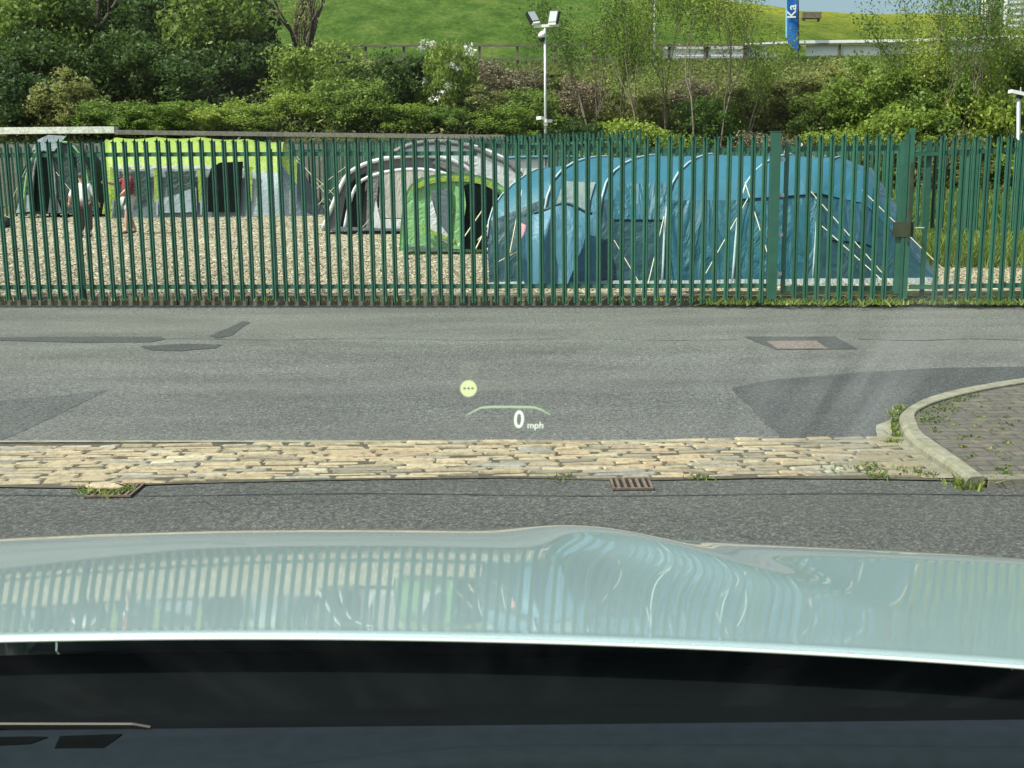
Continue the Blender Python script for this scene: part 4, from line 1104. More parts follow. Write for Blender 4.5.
# columns of shrubs: (kind, px of centre, depth, width m, height m)
def above(px, Y):
    """bank height seen"""
    return Y
B_ = []
spec = [ # kind px Y w h note
 (0, 15, 46, 4.2, 3.2, 'at the left edge of the bank'), (3, 62, 46, 3.6, 2.6, 'with pinkish twigs at the left foot of the bank'), (1, 110, 45.6, 3.0, 1.7, 'behind the white coping'),
 (6, 150, 45.6, 3.2, 1.5, 'above the end of the pale coping'), (2, 185, 45.6, 3.4, 1.6, 'behind the lime tent roof'), (6, 222, 45.6, 3.4, 1.5, 'right of the lime tent roof'), (2, 258, 45.6, 3.0, 1.4, 'between lime tent and grey tent'),
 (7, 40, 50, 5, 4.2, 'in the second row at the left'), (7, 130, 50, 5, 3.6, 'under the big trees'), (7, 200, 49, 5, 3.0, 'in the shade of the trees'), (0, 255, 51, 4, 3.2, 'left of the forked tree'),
 (5, 318, 48.5, 4.4, 3.4, 'rounded, below the forked tree'), (2, 296, 46.5, 3.0, 1.7, 'low, left of the rounded shrub'), (1, 350, 46, 3.4, 2.4, 'behind the grey tent, left'), (0, 392, 48, 3.8, 3.0, 'left of the blossoming hawthorn'),
 (3, 372, 53, 3.6, 1.6, 'high on the bank under the rail'), (1, 345, 54, 3.2, 1.4, 'high on the bank below the bench'), (7, 418, 50, 3.4, 2.4, 'between shrub and hawthorn'),
 (2, 405, 45.8, 2.8, 1.3, 'at the foot of the bank below the hawthorn'), (3, 475, 47, 3.2, 2.0, 'right of the hawthorn'), (4, 482, 51, 3.4, 2.4, 'twiggy, right of the hawthorn top'), (1, 450, 45.8, 2.6, 1.2, 'under the hawthorn foot'),
 (4, 515, 51, 3.2, 2.2, 'twiggy, left of the floodlight mast'), (2, 500, 46, 3.0, 1.6, 'left foot of the floodlight mast'), (1, 535, 48, 3.2, 2.4, 'behind the floodlight mast'), (3, 548, 54, 3.4, 1.6, 'above the mast cameras'),
 (0, 575, 47, 3.2, 2.2, 'right of the floodlight mast'), (6, 592, 45.8, 3.4, 2.0, 'low, right of the floodlight mast'), (4, 580, 52, 3.2, 2.2, 'dry, upslope of the mast'), (2, 628, 47, 3.6, 2.6, 'below the white post'),
 (3, 640, 51, 3.6, 2.4, 'on the mid slope below the white post'), (5, 668, 46, 3.4, 2.6, 'at the foot of the slender saplings'), (1, 700, 49, 3.6, 2.8, 'among the slender saplings'), (0, 715, 46, 3.2, 2.0, 'behind the middle of the blue tent'),
 (4, 690, 53, 3.2, 1.8, 'dry, just under the white boards'), (3, 742, 51, 3.8, 2.6, 'left of the blue flag'), (4, 762, 47, 3.4, 2.0, 'dry, behind the gate hinge post'), (3, 790, 52, 3.8, 2.4, 'below the blue flag'),
 (4, 795, 46.5, 3.0, 1.8, 'reddish dry, above the gate'), (1, 822, 50, 3.8, 2.6, 'right of the blue flag, lower'), (3, 842, 53, 3.6, 2.2, 'under the white boards, right of the flag'), (2, 832, 46.5, 3.4, 2.2, 'above the gate lock'),
 (6, 872, 49, 4.4, 4.0, 'large, left of the tall saplings'), (2, 905, 46.5, 4.0, 3.4, 'large, below the tall saplings'), (3, 862, 45.8, 3.0, 1.8, 'at the foot of the large bright shrub'), (1, 945, 48, 4.2, 4.4, 'around the tall saplings'),
 (6, 985, 47, 4.0, 4.2, 'left of the camera post'), (3, 960, 45.6, 3.2, 2.4, 'below the camera post, left'), (2, 1020, 46, 4.0, 4.2, 'at the right edge behind the camera post'), (5, 1010, 50, 4.2, 4.4, 'at the right edge, higher up'),
 (4, 930, 46, 3.0, 2.2, 'dry, before the large bright shrub')]
for i, (kd, px, Y, w_, h_, note) in enumerate(spec):
    bush(kd, px, 100, Y, w_, h_, '%s shrub %s' % (desc[kd], note))
bush(1, 446, 100, 47.0, 2.8, 3.9, 'hawthorn shrub covered in white blossom on the bank', extra=True, group=None)
bush(2, 800, 100, 45.8, 2.6, 1.8, 'low shrub flecked with white blossom above the gate', extra=True, group=None)
for i in range(16):   # rest of the bank outside the photograph's edges, so the place goes on
    px = (-420+i*24) if i < 8 else (1080+(i-8)*50)
    bush([0, 7, 1, 3, 5, 0, 7, 2][i % 8], px, 100, 47+2*(i % 3), 4.6, 3.4, 'shrub of the bank outside the view')

# rough undergrowth covering the bank: one mass nobody could count
n = 95000
bx = rng.uniform(-32, 34, n); by = rng.uniform(44.6, 60.3, n)
bzv = np.array([terr(a, b) for a, b in zip(bx, by)])+rng.random(n)**1.5*np.where(by < 55, .75, .12)+.02
pts = np.c_[bx, by, bzv]
sel = rng.random(n)
nz = np.array([noise.noise(Vector((a*.35, b*.35, 7))) for a, b in zip(bx, by)])
g1 = (nz+.25*rng.normal(size=n)) > .05
quads('undergrowth', leaf_quads(pts[g1], .12, 0), 'leaf_mid'); tag(bpy.context.scene.objects['undergrowth'], 'green brambles and nettles covering the bank', 'undergrowth', kind='stuff')
o = quads('dry_undergrowth', leaf_quads(pts[~g1], .13, 0, 0, 1.6), 'leaf_olive'); tag(o, 'olive and brown tangle covering the bank', 'undergrowth', kind='stuff')
# long grass at the top of the bank and under the rail
c = np.c_[rng.uniform(-34, 36, 9000), rng.uniform(58.8, 61.5, 9000)]; c = np.c_[c, [terr(a, b) for a, b in c]]
o = quads('bank_top_grass', tufts(c, 26000, .14, .05, .1, .4), 'grassblade'); tag(o, 'long grass under the rail fence', 'grass', kind='stuff')

# branching trees
def grow(mb, tips, p, d, L, r, lvl, maxl, up=.25, spread=.55, kids=(2, 3)):
    segs = 3; pts = [p]; rs = [r]
    for s_ in range(segs):
        d = (d+Vector((random.gauss(0, .1), random.gauss(0, .1), random.gauss(0, .05)+up*.12))).normalized()
        p = p+d*L/segs; pts.append(p); rs.append(r*(1-.38*(s_+1)/segs))
        if lvl >= maxl-1: tips.append(p.copy())
    mb.tube(pts, rs, 6 if lvl < 2 else 4, False)
    if lvl >= maxl: return
    for k in range(random.randint(*kids)):
        a = random.uniform(0, 6.28); o_ = d.orthogonal().normalized(); o_ = Matrix.Rotation(a, 3, d) @ o_
        nd = (d+o_*spread*random.uniform(.6, 1.3)+Vector((0, 0, up))).normalized()
        st = pts[random.choice([1, 2, 3])] if k else pts[-1]
        grow(mb, tips, st, nd, L*random.uniform(.6, .85), r*.6, lvl+1, maxl, up, spread, kids)
def branch_tree(px, Y, h, r, lvl, leaves, size, mt, label, name='sapling', bark='twig', stems=1, spread=.4, up=.35, dz=0, lspread=.22, z=None, foot=None, group='saplings on the bank', cat='tree'):
    p = P(px, 100, Y); z0 = terr(p.x, Y) if z is None else z
    root = empty(name, (p.x, Y, z0-.05), label, cat, group)
    mb = MB(); tips = []
    for s_ in range(stems):
        d = Vector((random.gauss(0, .16), random.gauss(0, .1), 1)).normalized() if stems == 1 else Vector((math.sin(s_*2.4)*.28, math.cos(s_*2.4)*.18, 1)).normalized()
        grow(mb, tips, Vector((0, 0, 0)), d, h*.42, r, 0, lvl, up, spread)
    mb.build('trunk', bark, root, True)
    T = np.array([tuple(t) for t in tips]); i = rng.integers(0, len(T), leaves)
    pts = T[i]+rng.normal(0, lspread, (leaves, 3))
    quads('crown', leaf_quads(pts, size, 0), mt, root)
    return root
# forked dark tree by the rail
branch_tree(300, 55.5, 4.4, .2, 5, 1300, .11, 'leaf_olive', 'forked dark tree with thin spring foliage standing by the rail fence', 'tree', 'bark', 2, .42, .3, group=None, lspread=.35)
note = ['left of the white post', 'behind the white post', 'right of the white post', 'tall and thin in front of the white boards', 'before the left end of the white boards', 'left of the blue flag', 'short, right of the mast', 'leaning, below the white boards']
for i, (px, Y, h) in enumerate([(602, 47.5, 6.4), (622, 50, 6.5), (645, 46.5, 6.8), (668, 48.5, 7.4), (694, 46.8, 7.4), (722, 47.5, 7.2), (588, 49, 5.2), (745, 49, 5.4)]):
    branch_tree(px, Y, h, .05, 4, 3400, .095, 'leaf_light' if i % 2 else 'leaf_mid', 'slender sapling with sparse small leaves, '+note[i], stems=1, spread=.38, up=.3, lspread=.26)
note = ['tallest, left of the steel building', 'beside the tallest one', 'in front of the steel building', 'at the right edge', 'low, left of the tall group']
for i, (px, Y, h) in enumerate([(950, 47, 7.2), (932, 48, 6.2), (975, 48, 4.8), (1018, 49, 4.2), (900, 48, 4.8)]):
    branch_tree(px, Y, h, .05, 4, 4200, .10, 'leaf_light' if i % 2 == 0 else 'leaf_mid', 'bushy sapling '+note[i], stems=2, spread=.36, up=.3, lspread=.3)

# big trees at the left
def big_tree(px, Y, h, rx, rz, n, label, mt='leaf_dark', zc=None):
    p = P(px, 100, Y); z0 = terr(p.x, Y)
    root = empty('broadleaf_tree', (p.x, Y, z0-.1), label, 'tree', 'big trees at the left of the bank')
    mb = MB(); tips = []; grow(mb, tips, Vector((0, 0, 0)), Vector((random.gauss(0, .08), 0, 1)).normalized(), h*.4, .22, 0, 3, .2, .6)
    mb.build('trunk', 'bark', root, True)
    pts = clump_points(n, rx, rx, rz, 60, .95, .45); pts[:, 2] += (zc if zc else h-rz)
    quads('crown', leaf_quads(pts, .21, 0), mt, root)
    return root
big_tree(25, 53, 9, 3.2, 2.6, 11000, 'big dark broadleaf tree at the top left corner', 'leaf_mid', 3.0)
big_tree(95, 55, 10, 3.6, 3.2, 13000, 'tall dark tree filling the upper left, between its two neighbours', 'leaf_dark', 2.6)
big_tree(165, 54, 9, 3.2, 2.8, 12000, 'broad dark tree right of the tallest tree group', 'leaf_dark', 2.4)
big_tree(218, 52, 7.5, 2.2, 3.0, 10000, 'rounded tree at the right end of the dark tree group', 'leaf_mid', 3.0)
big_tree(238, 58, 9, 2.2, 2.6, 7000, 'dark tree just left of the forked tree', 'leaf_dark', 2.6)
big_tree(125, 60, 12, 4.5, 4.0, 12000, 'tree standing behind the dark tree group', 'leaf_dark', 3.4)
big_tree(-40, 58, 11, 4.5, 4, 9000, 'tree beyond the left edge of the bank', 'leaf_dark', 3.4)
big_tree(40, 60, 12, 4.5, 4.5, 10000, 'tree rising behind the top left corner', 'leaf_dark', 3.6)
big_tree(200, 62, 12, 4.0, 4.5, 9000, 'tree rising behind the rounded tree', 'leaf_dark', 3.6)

# ------------------------------------------------------------------ things on the bank
# dark rail fence
Yr = 60.8
def rail_fence(px0, px1, step_px, label, top0, top1, low=True):
    a = P(px0, top0, Yr); b = P(px1, top1, Yr)
    root = empty('rail_fence', (a.x, Yr, terr(a.x, Yr)), label, 'fence'); o_ = root.location.copy()
    n = round((px1-px0)/step_px)
    for i in range(n+1):
        q_ = a.lerp(b, i/n); g_ = terr(q_.x, Yr); MB().box(Vector((q_.x, Yr, (q_.z+g_-.2)/2))-o_, (.12, .12, q_.z-g_+.2)).build('post', 'timber', root)
    def rl(dz, hh):
        V = [a-o_+Vector((0, -.08, dz)), b-o_+Vector((0, -.08, dz)), b-o_+Vector((0, -.08, dz+hh)), a-o_+Vector((0, -.08, dz+hh))]; V2 = [v+Vector((0, .07*-1, 0)) for v in V]
        mesh('rail', V+V2, [(0, 1, 2, 3), (4, 7, 6, 5), (0, 4, 5, 1), (2, 6, 7, 3), (0, 3, 7, 4), (1, 5, 6, 2)], 'timber', root)
    rl(-.04, .1)
    if low: rl(-.72, .09)
    return root
rail_fence(100, 745, 37.5, 'dark timber post and rail fence along the foot of the meadow', 47, 45.5)
# white boards on the right
def boards(px0, px1, label):
    a = P(px0, 46, Yr-.4); b = P(px1, 44, Yr-.4)
    return a, b
a = P(662, 46, Yr); root = empty('board_fence', (a.x, Yr, terr(a.x, Yr)), 'long fence of white boards under a dark rail right of the saplings', 'fence'); o_ = root.location.copy()
segs = [(664, 768, 46.5, 59), (770, 778, 54, 59), (806, 838, 45, 56), (842, 880, 45, 56.5), (884, 940, 43, 54), (944, 985, 42, 52), (990, 1060, 40, 50)]
for x0, x1, y0, y1 in segs:
    V = [P(x0, y0, Yr), P(x1, y0-.6, Yr), P(x1, y1-.4, Yr), P(x0, y1, Yr)]; V = [v-o_ for v in V]; V2 = [v+Vector((0, .05, 0)) for v in V]
    mesh('board', V+V2, [(0, 1, 2, 3), (4, 7, 6, 5), (0, 4, 5, 1), (2, 6, 7, 3), (0, 3, 7, 4), (1, 5, 6, 2)], 'white', root)
for x in (662, 705, 748, 799, 840, 882, 942, 987, 1045):
    q_ = P(x, 42.5-(x-840)*.012, Yr-.1); g_ = terr(q_.x, Yr); MB().box(Vector((q_.x, Yr-.1, (q_.z+g_-.3)/2))-o_, (.12, .1, q_.z-g_+.3)).build('post', 'timber', root)
V = []
for x, y in ((745, 45), (800, 43.5), (840, 43), (880, 42.5), (930, 41), (1060, 37)): V.append([P(x, y, Yr-.2)-o_, P(x, y-3+(1.4 if x < 790 else 0), Yr-.2)-o_, P(x, y-3+(1.4 if x < 790 else 0), Yr-.05)-o_, P(x, y, Yr-.05)-o_])
MB().grid(V, True).build('top_rail', 'white', root)
V = []
for x, y in ((662, 47), (745, 46), (800, 45), (840, 44.4), (880, 44), (930, 42.4), (1060, 38.2)): V.append([P(x, y, Yr-.25)-o_, P(x, y-1.6, Yr-.25)-o_, P(x, y-1.6, Yr-.19)-o_, P(x, y, Yr-.19)-o_])
MB().grid(V, True).build('lower_rail', 'timber', root)
# bench-like timber frame behind the rail
a = P(335, 60, 63); root = empty('picnic_bench', (a.x, 63, terr(a.x, 63)), 'pale timber picnic bench in the meadow behind the rail fence', 'bench')
MB().box((0, 0, .72), (1.9, .7, .06)).build('table_top', 'timber', root)
for s_ in (-1, 1): MB().box((0, s_*.75, .42), (1.9, .25, .05)).build('seat', 'timber', root)
for sx in (-.7, .7):
    mb = MB(); mb.tube([(sx, -.5, 0), (sx, -.22, .7)], .045, 5); mb.tube([(sx, .5, 0), (sx, .22, .7)], .045, 5); mb.box((sx, 0, .36), (.05, 1.7, .08)); mb.build('leg_frame', 'timber', root)
# trough on the skyline meadow
def T(px, py):
    for k in range(1800):
        y = 60+k*.06; q_ = P(px, py, y)
        if q_.z < terr(q_.x, y): return Vector((q_.x, y, terr(q_.x, y)))
    return Vector((P(px, py, 120).x, 120, terr(P(px, py, 120).x, 120)))
a = T(811, 21.5); k_ = a.y/128; root = empty('trough', tuple(a), 'dark wooden trough in the buttercup meadow', 'trough')
mb = MB(); mb.box((0, 0, .6*k_), (2.0*k_, .9*k_, .62*k_)); mb.build('trough_body', 'timber', root)
for sx in (-.8, .8): MB().box((sx*k_, 0, .14*k_), (.15*k_, .7*k_, .29*k_)).build('leg', 'timber', root)

# floodlight mast
Y = 44.3; b = P(545.5, 140, Y); g_ = terr(b.x, Y)
root = empty('floodlight_mast', (b.x, Y, g_), 'slim pale mast carrying two floodlights and cameras', 'light mast'); o_ = root.location.copy()
top = P(545.5, 26, Y)
MB().tube([(0, 0, 0), (0, 0, (top.z-g_)*.5), (0, 0, top.z-g_)], [.058, .052, .046], 10).build('pole', 'galv', root, True)
A_, B2 = P(534, 27, Y)-o_, P(559, 24.5, Y)-o_
MB().box((A_+B2)/2, ((B2-A_).length, .1, .1), Matrix.Rotation(-.06, 3, 'Y')).build('crossbar', 'white', root)
for px, py, tl, yw in ((532.5, 17.5, .35, .5), (554, 17.5, .12, -.5)):
    c_ = P(px, py, Y)-o_; rt = Matrix.Rotation(yw, 3, 'Z') @ Matrix.Rotation(-tl-.2, 3, 'X') @ Matrix.Rotation(-tl*.6 if px < 540 else .05, 3, 'Y')
    lamp = MB().box(c_, (.36, .16, .46), rt).build('floodlight', 'black', root)
    MB().box(c_+rt@Vector((0, -.085, 0)), (.3, .02, .4), rt).build('lamp_glass', 'lampglass', lamp)
    MB().box(c_+rt@Vector((0, -.02, -.27)), (.3, .12, .06), rt).build('bracket', 'white', lamp)
cm = MB().grid(ball(P(542, 35, Y)-o_, .15, 8, (1, 1, .95))).build('dome_camera', 'white', root, True)
MB().grid(ball(P(542, 38.5, Y)-o_, .12, 8)).build('dome_glass', 'black', cm, True)
MB().tube([P(543, 31, Y)-o_, P(545.5, 30, Y)-o_], .045, 6).build('camera_arm', 'white', cm)
for px, py in ((540.5, 118), (548, 121)):
    c2_ = MB().box(P(px, py, Y-.1)-o_, (.16, .3, .11), Matrix.Rotation(.6 if px < 545 else -.9, 3, 'Z')).build('camera', 'white', root)
    MB().tube([P(px, py, Y-.1)-o_, P(545.5, py+3, Y)-o_], .025, 5).build('camera_arm', 'galv', c2_)
MB().box(P(545.5, 123, Y-.08)-o_, (.14, .1, .2)).build('junction_box', 'white', root)

# camera post at the right
Y = 21.0; b = P(1018, 250, Y)
root = empty('camera_post', (b.x, Y, YARD_Z), 'short pale post with a small lamp head at the right edge', 'camera post'); o_ = root.location.copy()
tp = P(1018.5, 97, Y)-o_
MB().tube([(0, 0, 0), tp], .035, 10).build('pole', 'galv', root, True)
hd = MB().box(tp+Vector((-.03, 0, .07)), (.26, .16, .06), Matrix.Rotation(.22, 3, 'Y')).build('camera_head', 'white', root)
MB().grid(ball(tp+Vector((.02, 0, .01)), .06, 6)).build('camera_dome', 'black', hd, True)
MB().tube([tp+Vector((.03, 0, .08)), tp+Vector((.03, 0, .17))], .012, 6).build('aerial', 'galv', hd)

# feather flag
Y = 59.5; b = P(793, 58, Y); g_ = terr(b.x, Y)
root = empty('feather_flag', (b.x, Y, g_), 'tall blue feather flag with white upright lettering behind the boards', 'flag'); o_ = root.location.copy()
MB().tube([P(798.6, 62, Y)-o_, P(798.6, 30, Y)-o_, P(798, -40, Y)-o_, P(792, -62, Y)-o_, P(786, -66, Y)-o_], [.03, .028, .022, .016, .012], 6).build('flagpole', 'black', root)
rw = []
for k in range(26):
    py = 52-k*4.5
    lft = 785.5 if py < 42 else lerp(785.5, 796, (py-42)/10); rgt = 798.3
    if py < -50: rgt = lerp(798, 788, (-50-py)/14)
    rw.append([P(lerp(lft, rgt, u), py, Y+.06*math.sin(u*5+k*.4))-o_ for u in (0, .12, .35, .6, .85, 1)])
fl_ = MB().grid([r[1:] for r in rw]).build('banner', 'flag', root, True)
MB().grid([r[:2] for r in rw[3:]]).build('banner_edge', 'flagpale', root, True)
def text(body, size, mat, parent, mw, name, ext=.004, bold=0.):
    cu = bpy.data.curves.new(name, 'FONT'); cu.body = body; cu.size = size; cu.extrude = ext; cu.offset = bold
    tmp = bpy.data.objects.new(name, cu); COL.objects.link(tmp); dg = bpy.context.evaluated_depsgraph_get()
    me = bpy.data.meshes.new_from_object(tmp.evaluated_get(dg)); bpy.data.objects.remove(tmp); me.name = name
    me.materials.clear(); me.materials.append(M[mat]); o = link(name, me, parent); o.matrix_local = mw; return o
q_ = P(795.6, 18.5, Y-.12)-o_
mw = Matrix.Translation(q_) @ Matrix(((0, -1, 0), (0, 0, -1), (1, 0, 0))).to_4x4()
text('Ka', .62, 'white', fl_, mw, 'lettering', .004, .008)

# white post on the meadow edge
Y = 60.2; b = P(654.5, 60, Y); g_ = terr(b.x, Y)
root = empty('white_post', (b.x, Y, g_), 'thin white pole with faded bands rising behind the saplings', 'pole')
MB().tube([(0, 0, -.2), (0, 0, 5.4)], .07, 8).build('pole', 'white', root, True)
for k in range(6): MB().tube([(0, 0, 1.2+k*.55), (0, 0, 1.38+k*.55)], .074, 8).build('band', 'galv', root)

# white clad steel building, upper right corner
Y = 66; a = P(988, 45, Y); g_ = terr(a.x, Y)
root = empty('steel_building', (a.x, Y, g_-.5), 'white clad building with a dark column in the top right corner', 'building'); o_ = root.location.copy()
zt = P(990, -90, Y).z-o_.z; zb = P(990, 27, Y).z-o_.z
x0, x1, x2, x3 = 0, P(1001, 20, Y).x-a.x, P(1007, 20, Y).x-a.x, P(1140, 20, Y).x-a.x
MB().box(((x0+x1)/2+.1, 1.5, (zt+zb)/2), (x1-x0-.1, .2, zt-zb)).build('wall', 'white', root)
MB().box(((x2+x3)/2+.3, 1.5, (zt+zb)/2), (x3-x2, .2, zt-zb)).build('wall', 'white', root)
MB().box(((x1+x2)/2, 1.2, zt/2), (x2-x1, .35, zt)).build('column', 'black', root)
for xx in (x0, x2+.12): MB().box((xx, .6, zt/2), (.14, .14, zt)).build('post', 'white', root)
mb = MB()
k = 0
while zb+.15+k*.32 < zt: mb.box(((x0+x3)/2, 1.36, zb+.15+k*.32), (x3-x0, .05, .055)); k += 1
mb.build('cladding_lines', 'galv', root)
MB().box(((x0+x3)/2, 3, zt+.15), (x3-x0+.6, 5, .3)).build('roof', 'galv', root)

# ------------------------------------------------------------------ drains in the near lane
def grate(px0, px1, py0, py1, label, n):
    a, b, c_, d = G(px0, py1), G(px1, py1), G(px1, py0), G(px0, py0)
    w_ = b.x-a.x; dd = c_.y-b.y
    root = empty('drain_grate', ((a.x+b.x)/2, (a.y+d.y)/2, 0), label, 'drain')
    MB().box((0, 0, .004), (w_, dd, .006)).build('pit', 'pit', root)
    mb = MB(); e = .011
    mb.box((0, dd/2-e/2, .011), (w_, e, .012)); mb.box((0, -dd/2+e/2, .011), (w_, e, .012))
    mb.box((-w_/2+e/2, 0, .011), (e, dd-2*e, .012)); mb.box((w_/2-e/2, 0, .011), (e, dd-2*e, .012)); mb.build('frame', 'darkmetal', root)
    for i in range(1, n):
        sx = -w_/2+w_*i/n; r_ = Matrix.Rotation(-.15, 3, 'Z')
        MB().box((sx, 0, .0105), (w_/n*.42, dd-2*e-.004, .01)).build('bar', 'darkmetal', root)
    return root
grate(613, 654, 480.5, 491.5, 'rusty iron drain grate with clear slots in front of the cobbles', 6)
grate(84, 130, 486.5, 499, 'sunken drain overgrown with weeds at the left of the cobbles', 7)
st = []
o = MB().grid([[p+Vector((.02*noise.noise(p*14), .02*noise.noise(p*14+Vector((5, 0, 0))), 0)) for p in r] for r in ball((0, 0, .02), .10, 8, (1.2, .4, .2))]).build('stone', 'cobble', None, True)
o.location = G(107, 490); tag(o, 'loose pale sett tilted over the sunken drain', 'stone')

# ------------------------------------------------------------------ the car we sit in
car = empty('car', (0, 0, 0), 'pale silver green car seen from its driving seat, bonnet towards the fence', 'car')
CX = 0.
XL, XR_ = -1.0, 1.0; NX = 160
# the bonnet: one long profile, a broad crown across, and a raised crease running in from the nose
YR0, Y1, YF = 1.03, 1.656, 2.10
D0, D1, DF = .4275, .4275+.626*.197, .3150*2.10
def herm(t, L, z0, s0, z1, s1):
    return (2*t**3-3*t*t+1)*z0+(t**3-2*t*t+t)*L*s0+(-2*t**3+3*t*t)*z1+(t**3-t*t)*L*s1
def z0(y):
    if y <= Y1: return CZ-herm((y-YR0)/(Y1-YR0), Y1-YR0, D0, .186, D1, .2016)
    if y <= YF: return CZ-herm((y-Y1)/(YF-Y1), YF-Y1, D1, .2016, DF, .3150)
    t = y-YF; return CZ-DF-.3150*t-.55*t*t-1.5*t**3
def bz(x, y):
    xr_ = .115+(2.1-y)*.30; d = x-xr_; w_ = .115 if d < 0 else .075
    ridge = .0165*sstep(1.15, 2.0, y)*math.exp(-(d/w_)**2)
    s_ = sstep(.1, .95, x); far_ = .045*s_*(y-YR0)-.36*s_*max(0, y-1.62)**2
    return z0(y)+.006-.043*(x+.45)**2+ridge+far_
def yrear(x): return YR0-.05*x*x
rows = []
for i in range(NX+1):
    X = lerp(XL, XR_, i/NX); ya = yrear(X); za = bz(X, ya); row = []
    for k in range(6):      # rolled rear edge
        a = R(100)*(1-k/5); row.append(Vector((X, ya+.005-math.sin(a)*.005, za-.005*(1-math.cos(a)))))
    for k in range(1, 91):
        y = lerp(ya+.005, 2.42, k/90); row.append(Vector((X, y, bz(X, y))))
    sl_ = -(row[-1].z-row[-2].z)/(row[-1].y-row[-2].y)
    for k in range(1, 13):
        t = k/12; a = lerp(math.atan(sl_), R(84), t); p = row[-1]; row.append(Vector((X, p.y+.02*math.cos(a), p.z-.02*math.sin(a))))
    rows.append(row)
# sides fold over into the wings
def fold(row, s_):
    out = []
    for k in range(1, 6):
        a = k/5*math.pi/2; out.append([p+Vector((s_*.07*math.sin(a), 0, -.07*(1-math.cos(a)))) for p in row])
    return out
rows = fold(rows[0], -1)[::-1]+rows+fold(rows[-1], 1)
MB().grid(rows).build('bonnet', 'paint', car, True)
lo = rows[0]; hi = rows[-1]
MB().tube([r[0]+Vector((0, -.0015, .0018)) for r in rows[5:-5]], .0020, 8).build('bonnet_edge_highlight', 'edge_highlight', car, True)  # added pale strip: the rolled edge's sky highlight painted on
for edge, s_ in ((lo, -1), (hi, 1)):
    mb = MB().grid([[p+Vector((s_*.001, 0, -.004)) for p in edge], [Vector((p.x+s_*.05, p.y, p.z-.2)) for p in edge], [Vector((p.x+s_*.04, p.y, .42)) for p in edge]])
    mb.build('front_wing', 'paint', car, True)
xl, xr = lo[0].x, hi[0].x
nose = rows[75][-1]
MB().box((0, nose.y-.14, .42), (xr-xl-.12, .24, .34)).build('front_bumper', 'paint', car)
MB().box((0, nose.y-.5, .44), (xr-xl-.2, .4, .3)).build('undertray', 'black', car)
for s_, x_ in ((-1, xl), (1, xr)):
    wh = MB().tube([(x_-s_*.26, 1.7, .37), (x_-s_*.02, 1.7, .37)], .37, 28).build('wheel', 'tyre', car)
    wh2 = MB().tube([(x_-s_*.26, -1.2, .37), (x_-s_*.02, -1.2, .37)], .37, 28).build('wheel', 'tyre', car)
    for w3, yc in ((wh, 1.7), (wh2, -1.2)): MB().tube([(x_-s_*.03, yc, .37), (x_-s_*.0, yc, .37)], .24, 20).build('rim', 'galv', w3)
    MB().box((x_, .0, .74), (.09, 2.0, .6)).build('door', 'paint', car)
    MB().tube([(x_-s_*.02, .92, 1.08), (x_-s_*.20, .06, 1.68)], .04, 8).build('windscreen_pillar', 'paint', car)
    MB().tube([(x_-s_*.20, .06, 1.68), (x_-s_*.20, -1.9, 1.68)], .04, 8).build('roof_rail', 'paint', car)
    MB().tube([(x_-s_*.05, -1.2, 1.0), (x_-s_*.20, -1.1, 1.68)], .05, 8).build('door_pillar', 'paint', car)
MB().box((0, -.93, 1.735), (xr-xl-.38, 2.0, .04)).build('roof', 'paint', car)
MB().box((0, -2.2, .85), (xr-xl-.1, 1.0, .8)).build('rear_body', 'paint', car)
MB().box((0, -.4, .35), (xr-xl-.12, 2.6, .08)).build('cabin_floor', 'black', car)
sc = []
for k in range(25):
    X = lerp(xl+.05, xr-.05, k/24); r_ = [yrear(X)]; zz = bz(X, r_[0])
    sc.append([Vector((X, r_[0]+.05, zz-.04)), Vector((X, r_[0]-.01, zz-.045)), Vector((X, r_[0]-.05, zz-.055)), Vector((X, r_[0]-.08, zz-.05)), Vector((X, r_[0]-.085, zz-.09)), Vector((X, r_[0]-.10, zz-.3))])
MB().grid(sc).build('scuttle_panel', 'cowl', car, True)
WB, WT = Vector((0, .915, 1.105)), Vector((0, .08, 1.69))
cxm = 0.; WCV = .08
gl = []
for i in range(17):
    u = i/16; X0 = lerp(xl+.06, xr-.06, u); X1 = lerp(xl+.24, xr-.24, u); cv = ((u-.5)*2)**2
    gl.append([Vector((lerp(X0, X1, t), lerp(WB.y, WT.y, t)-WCV*cv, lerp(WB.z, WT.z, t))) for t in np.linspace(0, 1, 9)])
ws = MB().grid(gl).build('windscreen', 'glass', car, True)
# dashboard: top pad, defroster slot, trim strip, instrument hood
DZ = 1.08
rowsd = []
ye = G(512, 725, DZ).y
for i in range(41):
    X = lerp(xl+.1, xr-.1, i/40)
    rowsd.append([Vector((X, ye+y_, DZ+dz_)) for y_, dz_ in ((.05, -.04), (.012, -.008), (0, 0), (-.06, .002), (-.2, .0), (-.3, -.03), (-.36, -.08), (-.38, -.2), (-.38, -.5))])
dsh = MB().grid(rowsd).build('dashboard', 'dash', car, True)
MB().add(*prism([tuple(G(px, py, DZ+.004))[:2] for px, py in ((60, 733), (122, 731), (104, 745), (54, 745.5))], DZ-.01, DZ+.0014)).build('defroster_vent', 'dash_dark', dsh)
MB().add(*prism([tuple(G(px, py, DZ+.004))[:2] for px, py in ((-160, 737), (30, 733.5), (48, 734), (30, 741), (-160, 750))], DZ-.01, DZ+.0014)).build('defroster_vent', 'dash_dark', dsh)
a_, b_ = G(-200, 724, DZ+.004), G(133, 724.5, DZ+.004)
MB().tube([a_, b_, b_+Vector((.015, 0, -.003))], .0018, 6).build('trim_strip', 'chrome', dsh)
ih = []
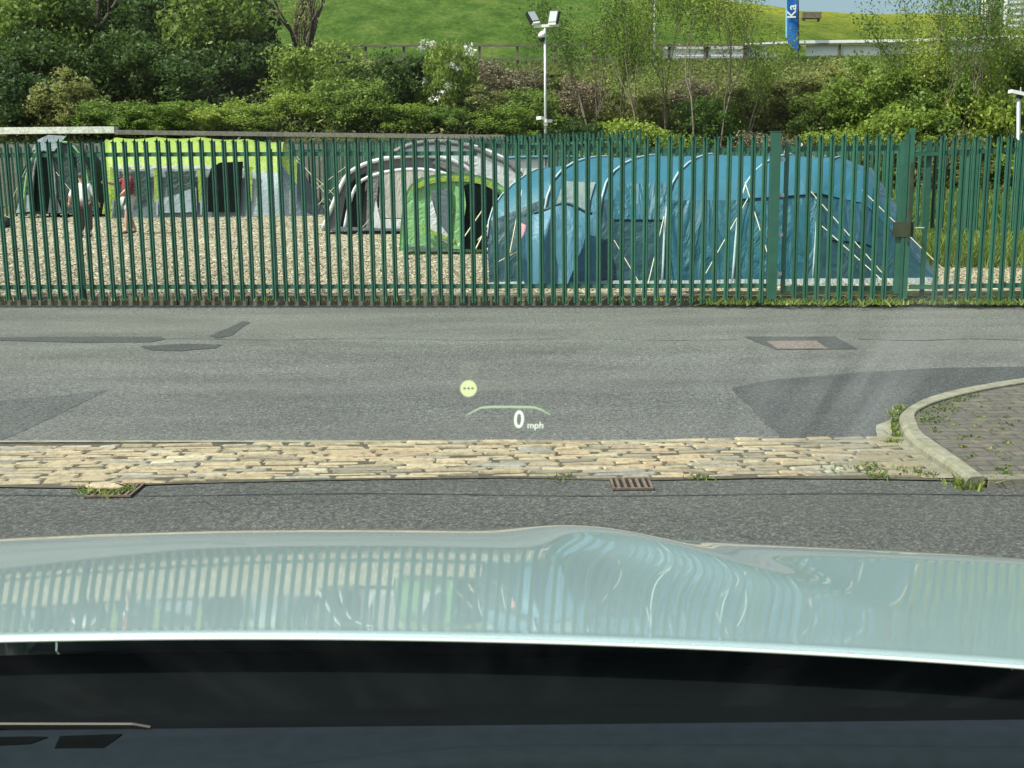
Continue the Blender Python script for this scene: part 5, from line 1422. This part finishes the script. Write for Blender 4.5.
for k in range(17):
    t = k/16; px = lerp(262, 1150, t); py = 768-24*math.sin(min(1, t*3.2)*math.pi/2)+8*max(0, t-.6)
    zz = DZ+.012+.010*math.sin(min(1, t*4)*math.pi/2)
    e = G(px, py, zz); ih.append([Vector((e.x, e.y+.009, DZ-.01)), Vector((e.x, e.y+.003, zz-.005)), e, Vector((e.x, e.y-.015, zz+.0015)), Vector((e.x, e.y-.026, zz-.003)), Vector((e.x, e.y-.03, zz-.025)), Vector((e.x, e.y-.2, zz-.07))])
MB().grid(ih).build('instrument_hood', 'dash', dsh, True)

# head-up display figures on the inner face of the windscreen
wn = Vector((0, (WB-WT).z, (WT-WB).y)).normalized()
if wn.y > 0: wn = -wn        # towards the driver
wn = Vector((0, WB.z-WT.z, -(WT.y-WB.y)*-1)); wn = Vector((1, 0, 0)).cross((WT-WB)).normalized()
if wn.y > 0: wn = -wn
def W(px, py, o_=.0035):
    """where the figure sits on the glass"""
    d = ray(px, py); c0 = Vector((0, 0, CZ)); u_ = None
    best = None
    # intersect with curved glass: iterate on the plane shifted by curvature
    cv = 0.
    for _ in range(4):
        p0 = WB+Vector((0, -WCV*cv, 0))+wn*o_; t = (p0-c0).dot(wn)/d.dot(wn); q_ = c0+d*t
        cv = ((q_.x-cxm)/((xr-xl)/2-.2))**2
    return q_
hud = MB()
def ribbon(mb, pts, w0):
    rr = []
    for i, (px, py) in enumerate(pts):
        wq = w0[i]/2 if isinstance(w0, list) else w0/2
        rr.append([W(px, py-wq), W(px, py+wq)])
    mb.grid(rr)
disp = MB(); ribbon(disp, [(466, 415.5), (474, 411), (481, 407.7), (488, 407), (512, 406.8), (534, 407.2), (541, 409.5), (550, 414.8)], [.8, 1.4, 1.8, 2, 2, 2, 1.6, .8])
hd = disp.build('head_up_display', 'hud_green', ws)
cpts = [W(468.5+8.3*math.cos(a), 388.5+8.3*math.sin(a)) for a in np.linspace(0, 2*math.pi, 32, endpoint=False)]
mesh('sign_disc', cpts, [tuple(range(32))], 'hud_disc', hd)
mk = MB()
for k in range(3):
    x = 463.6+k*3.9
    mk.add([W(x, 387.6, .005), W(x+2.2, 387.6, .005), W(x+2.2, 389.2, .005), W(x, 389.2, .005)], [(0, 1, 2, 3)])
mk.build('disc_dashes', 'hud_mark', hd)
def hud_text(body, px, py, hpx, nm, bold, sx=1.):
    o0 = W(px, py); ex = (W(px+10, py)-o0)/10; ey = (o0-W(px, py+10))/10
    ez = ex.cross(ey).normalized()*ex.length
    s_ = hpx/.70
    mw = Matrix(((ex.x*s_*sx, ey.x*s_, ez.x*s_, o0.x), (ex.y*s_*sx, ey.y*s_, ez.y*s_, o0.y), (ex.z*s_*sx, ey.z*s_, ez.z*s_, o0.z), (0, 0, 0, 1)))
    return text(body, 1.0, 'hud', hd, mw, nm, 0.0, bold)
hud_text('0', 513.5, 427.5, 16, 'speed_figure', .012, .9)
hud_text('mph', 527, 428.3, 6.2, 'speed_unit', .006, 1.05)
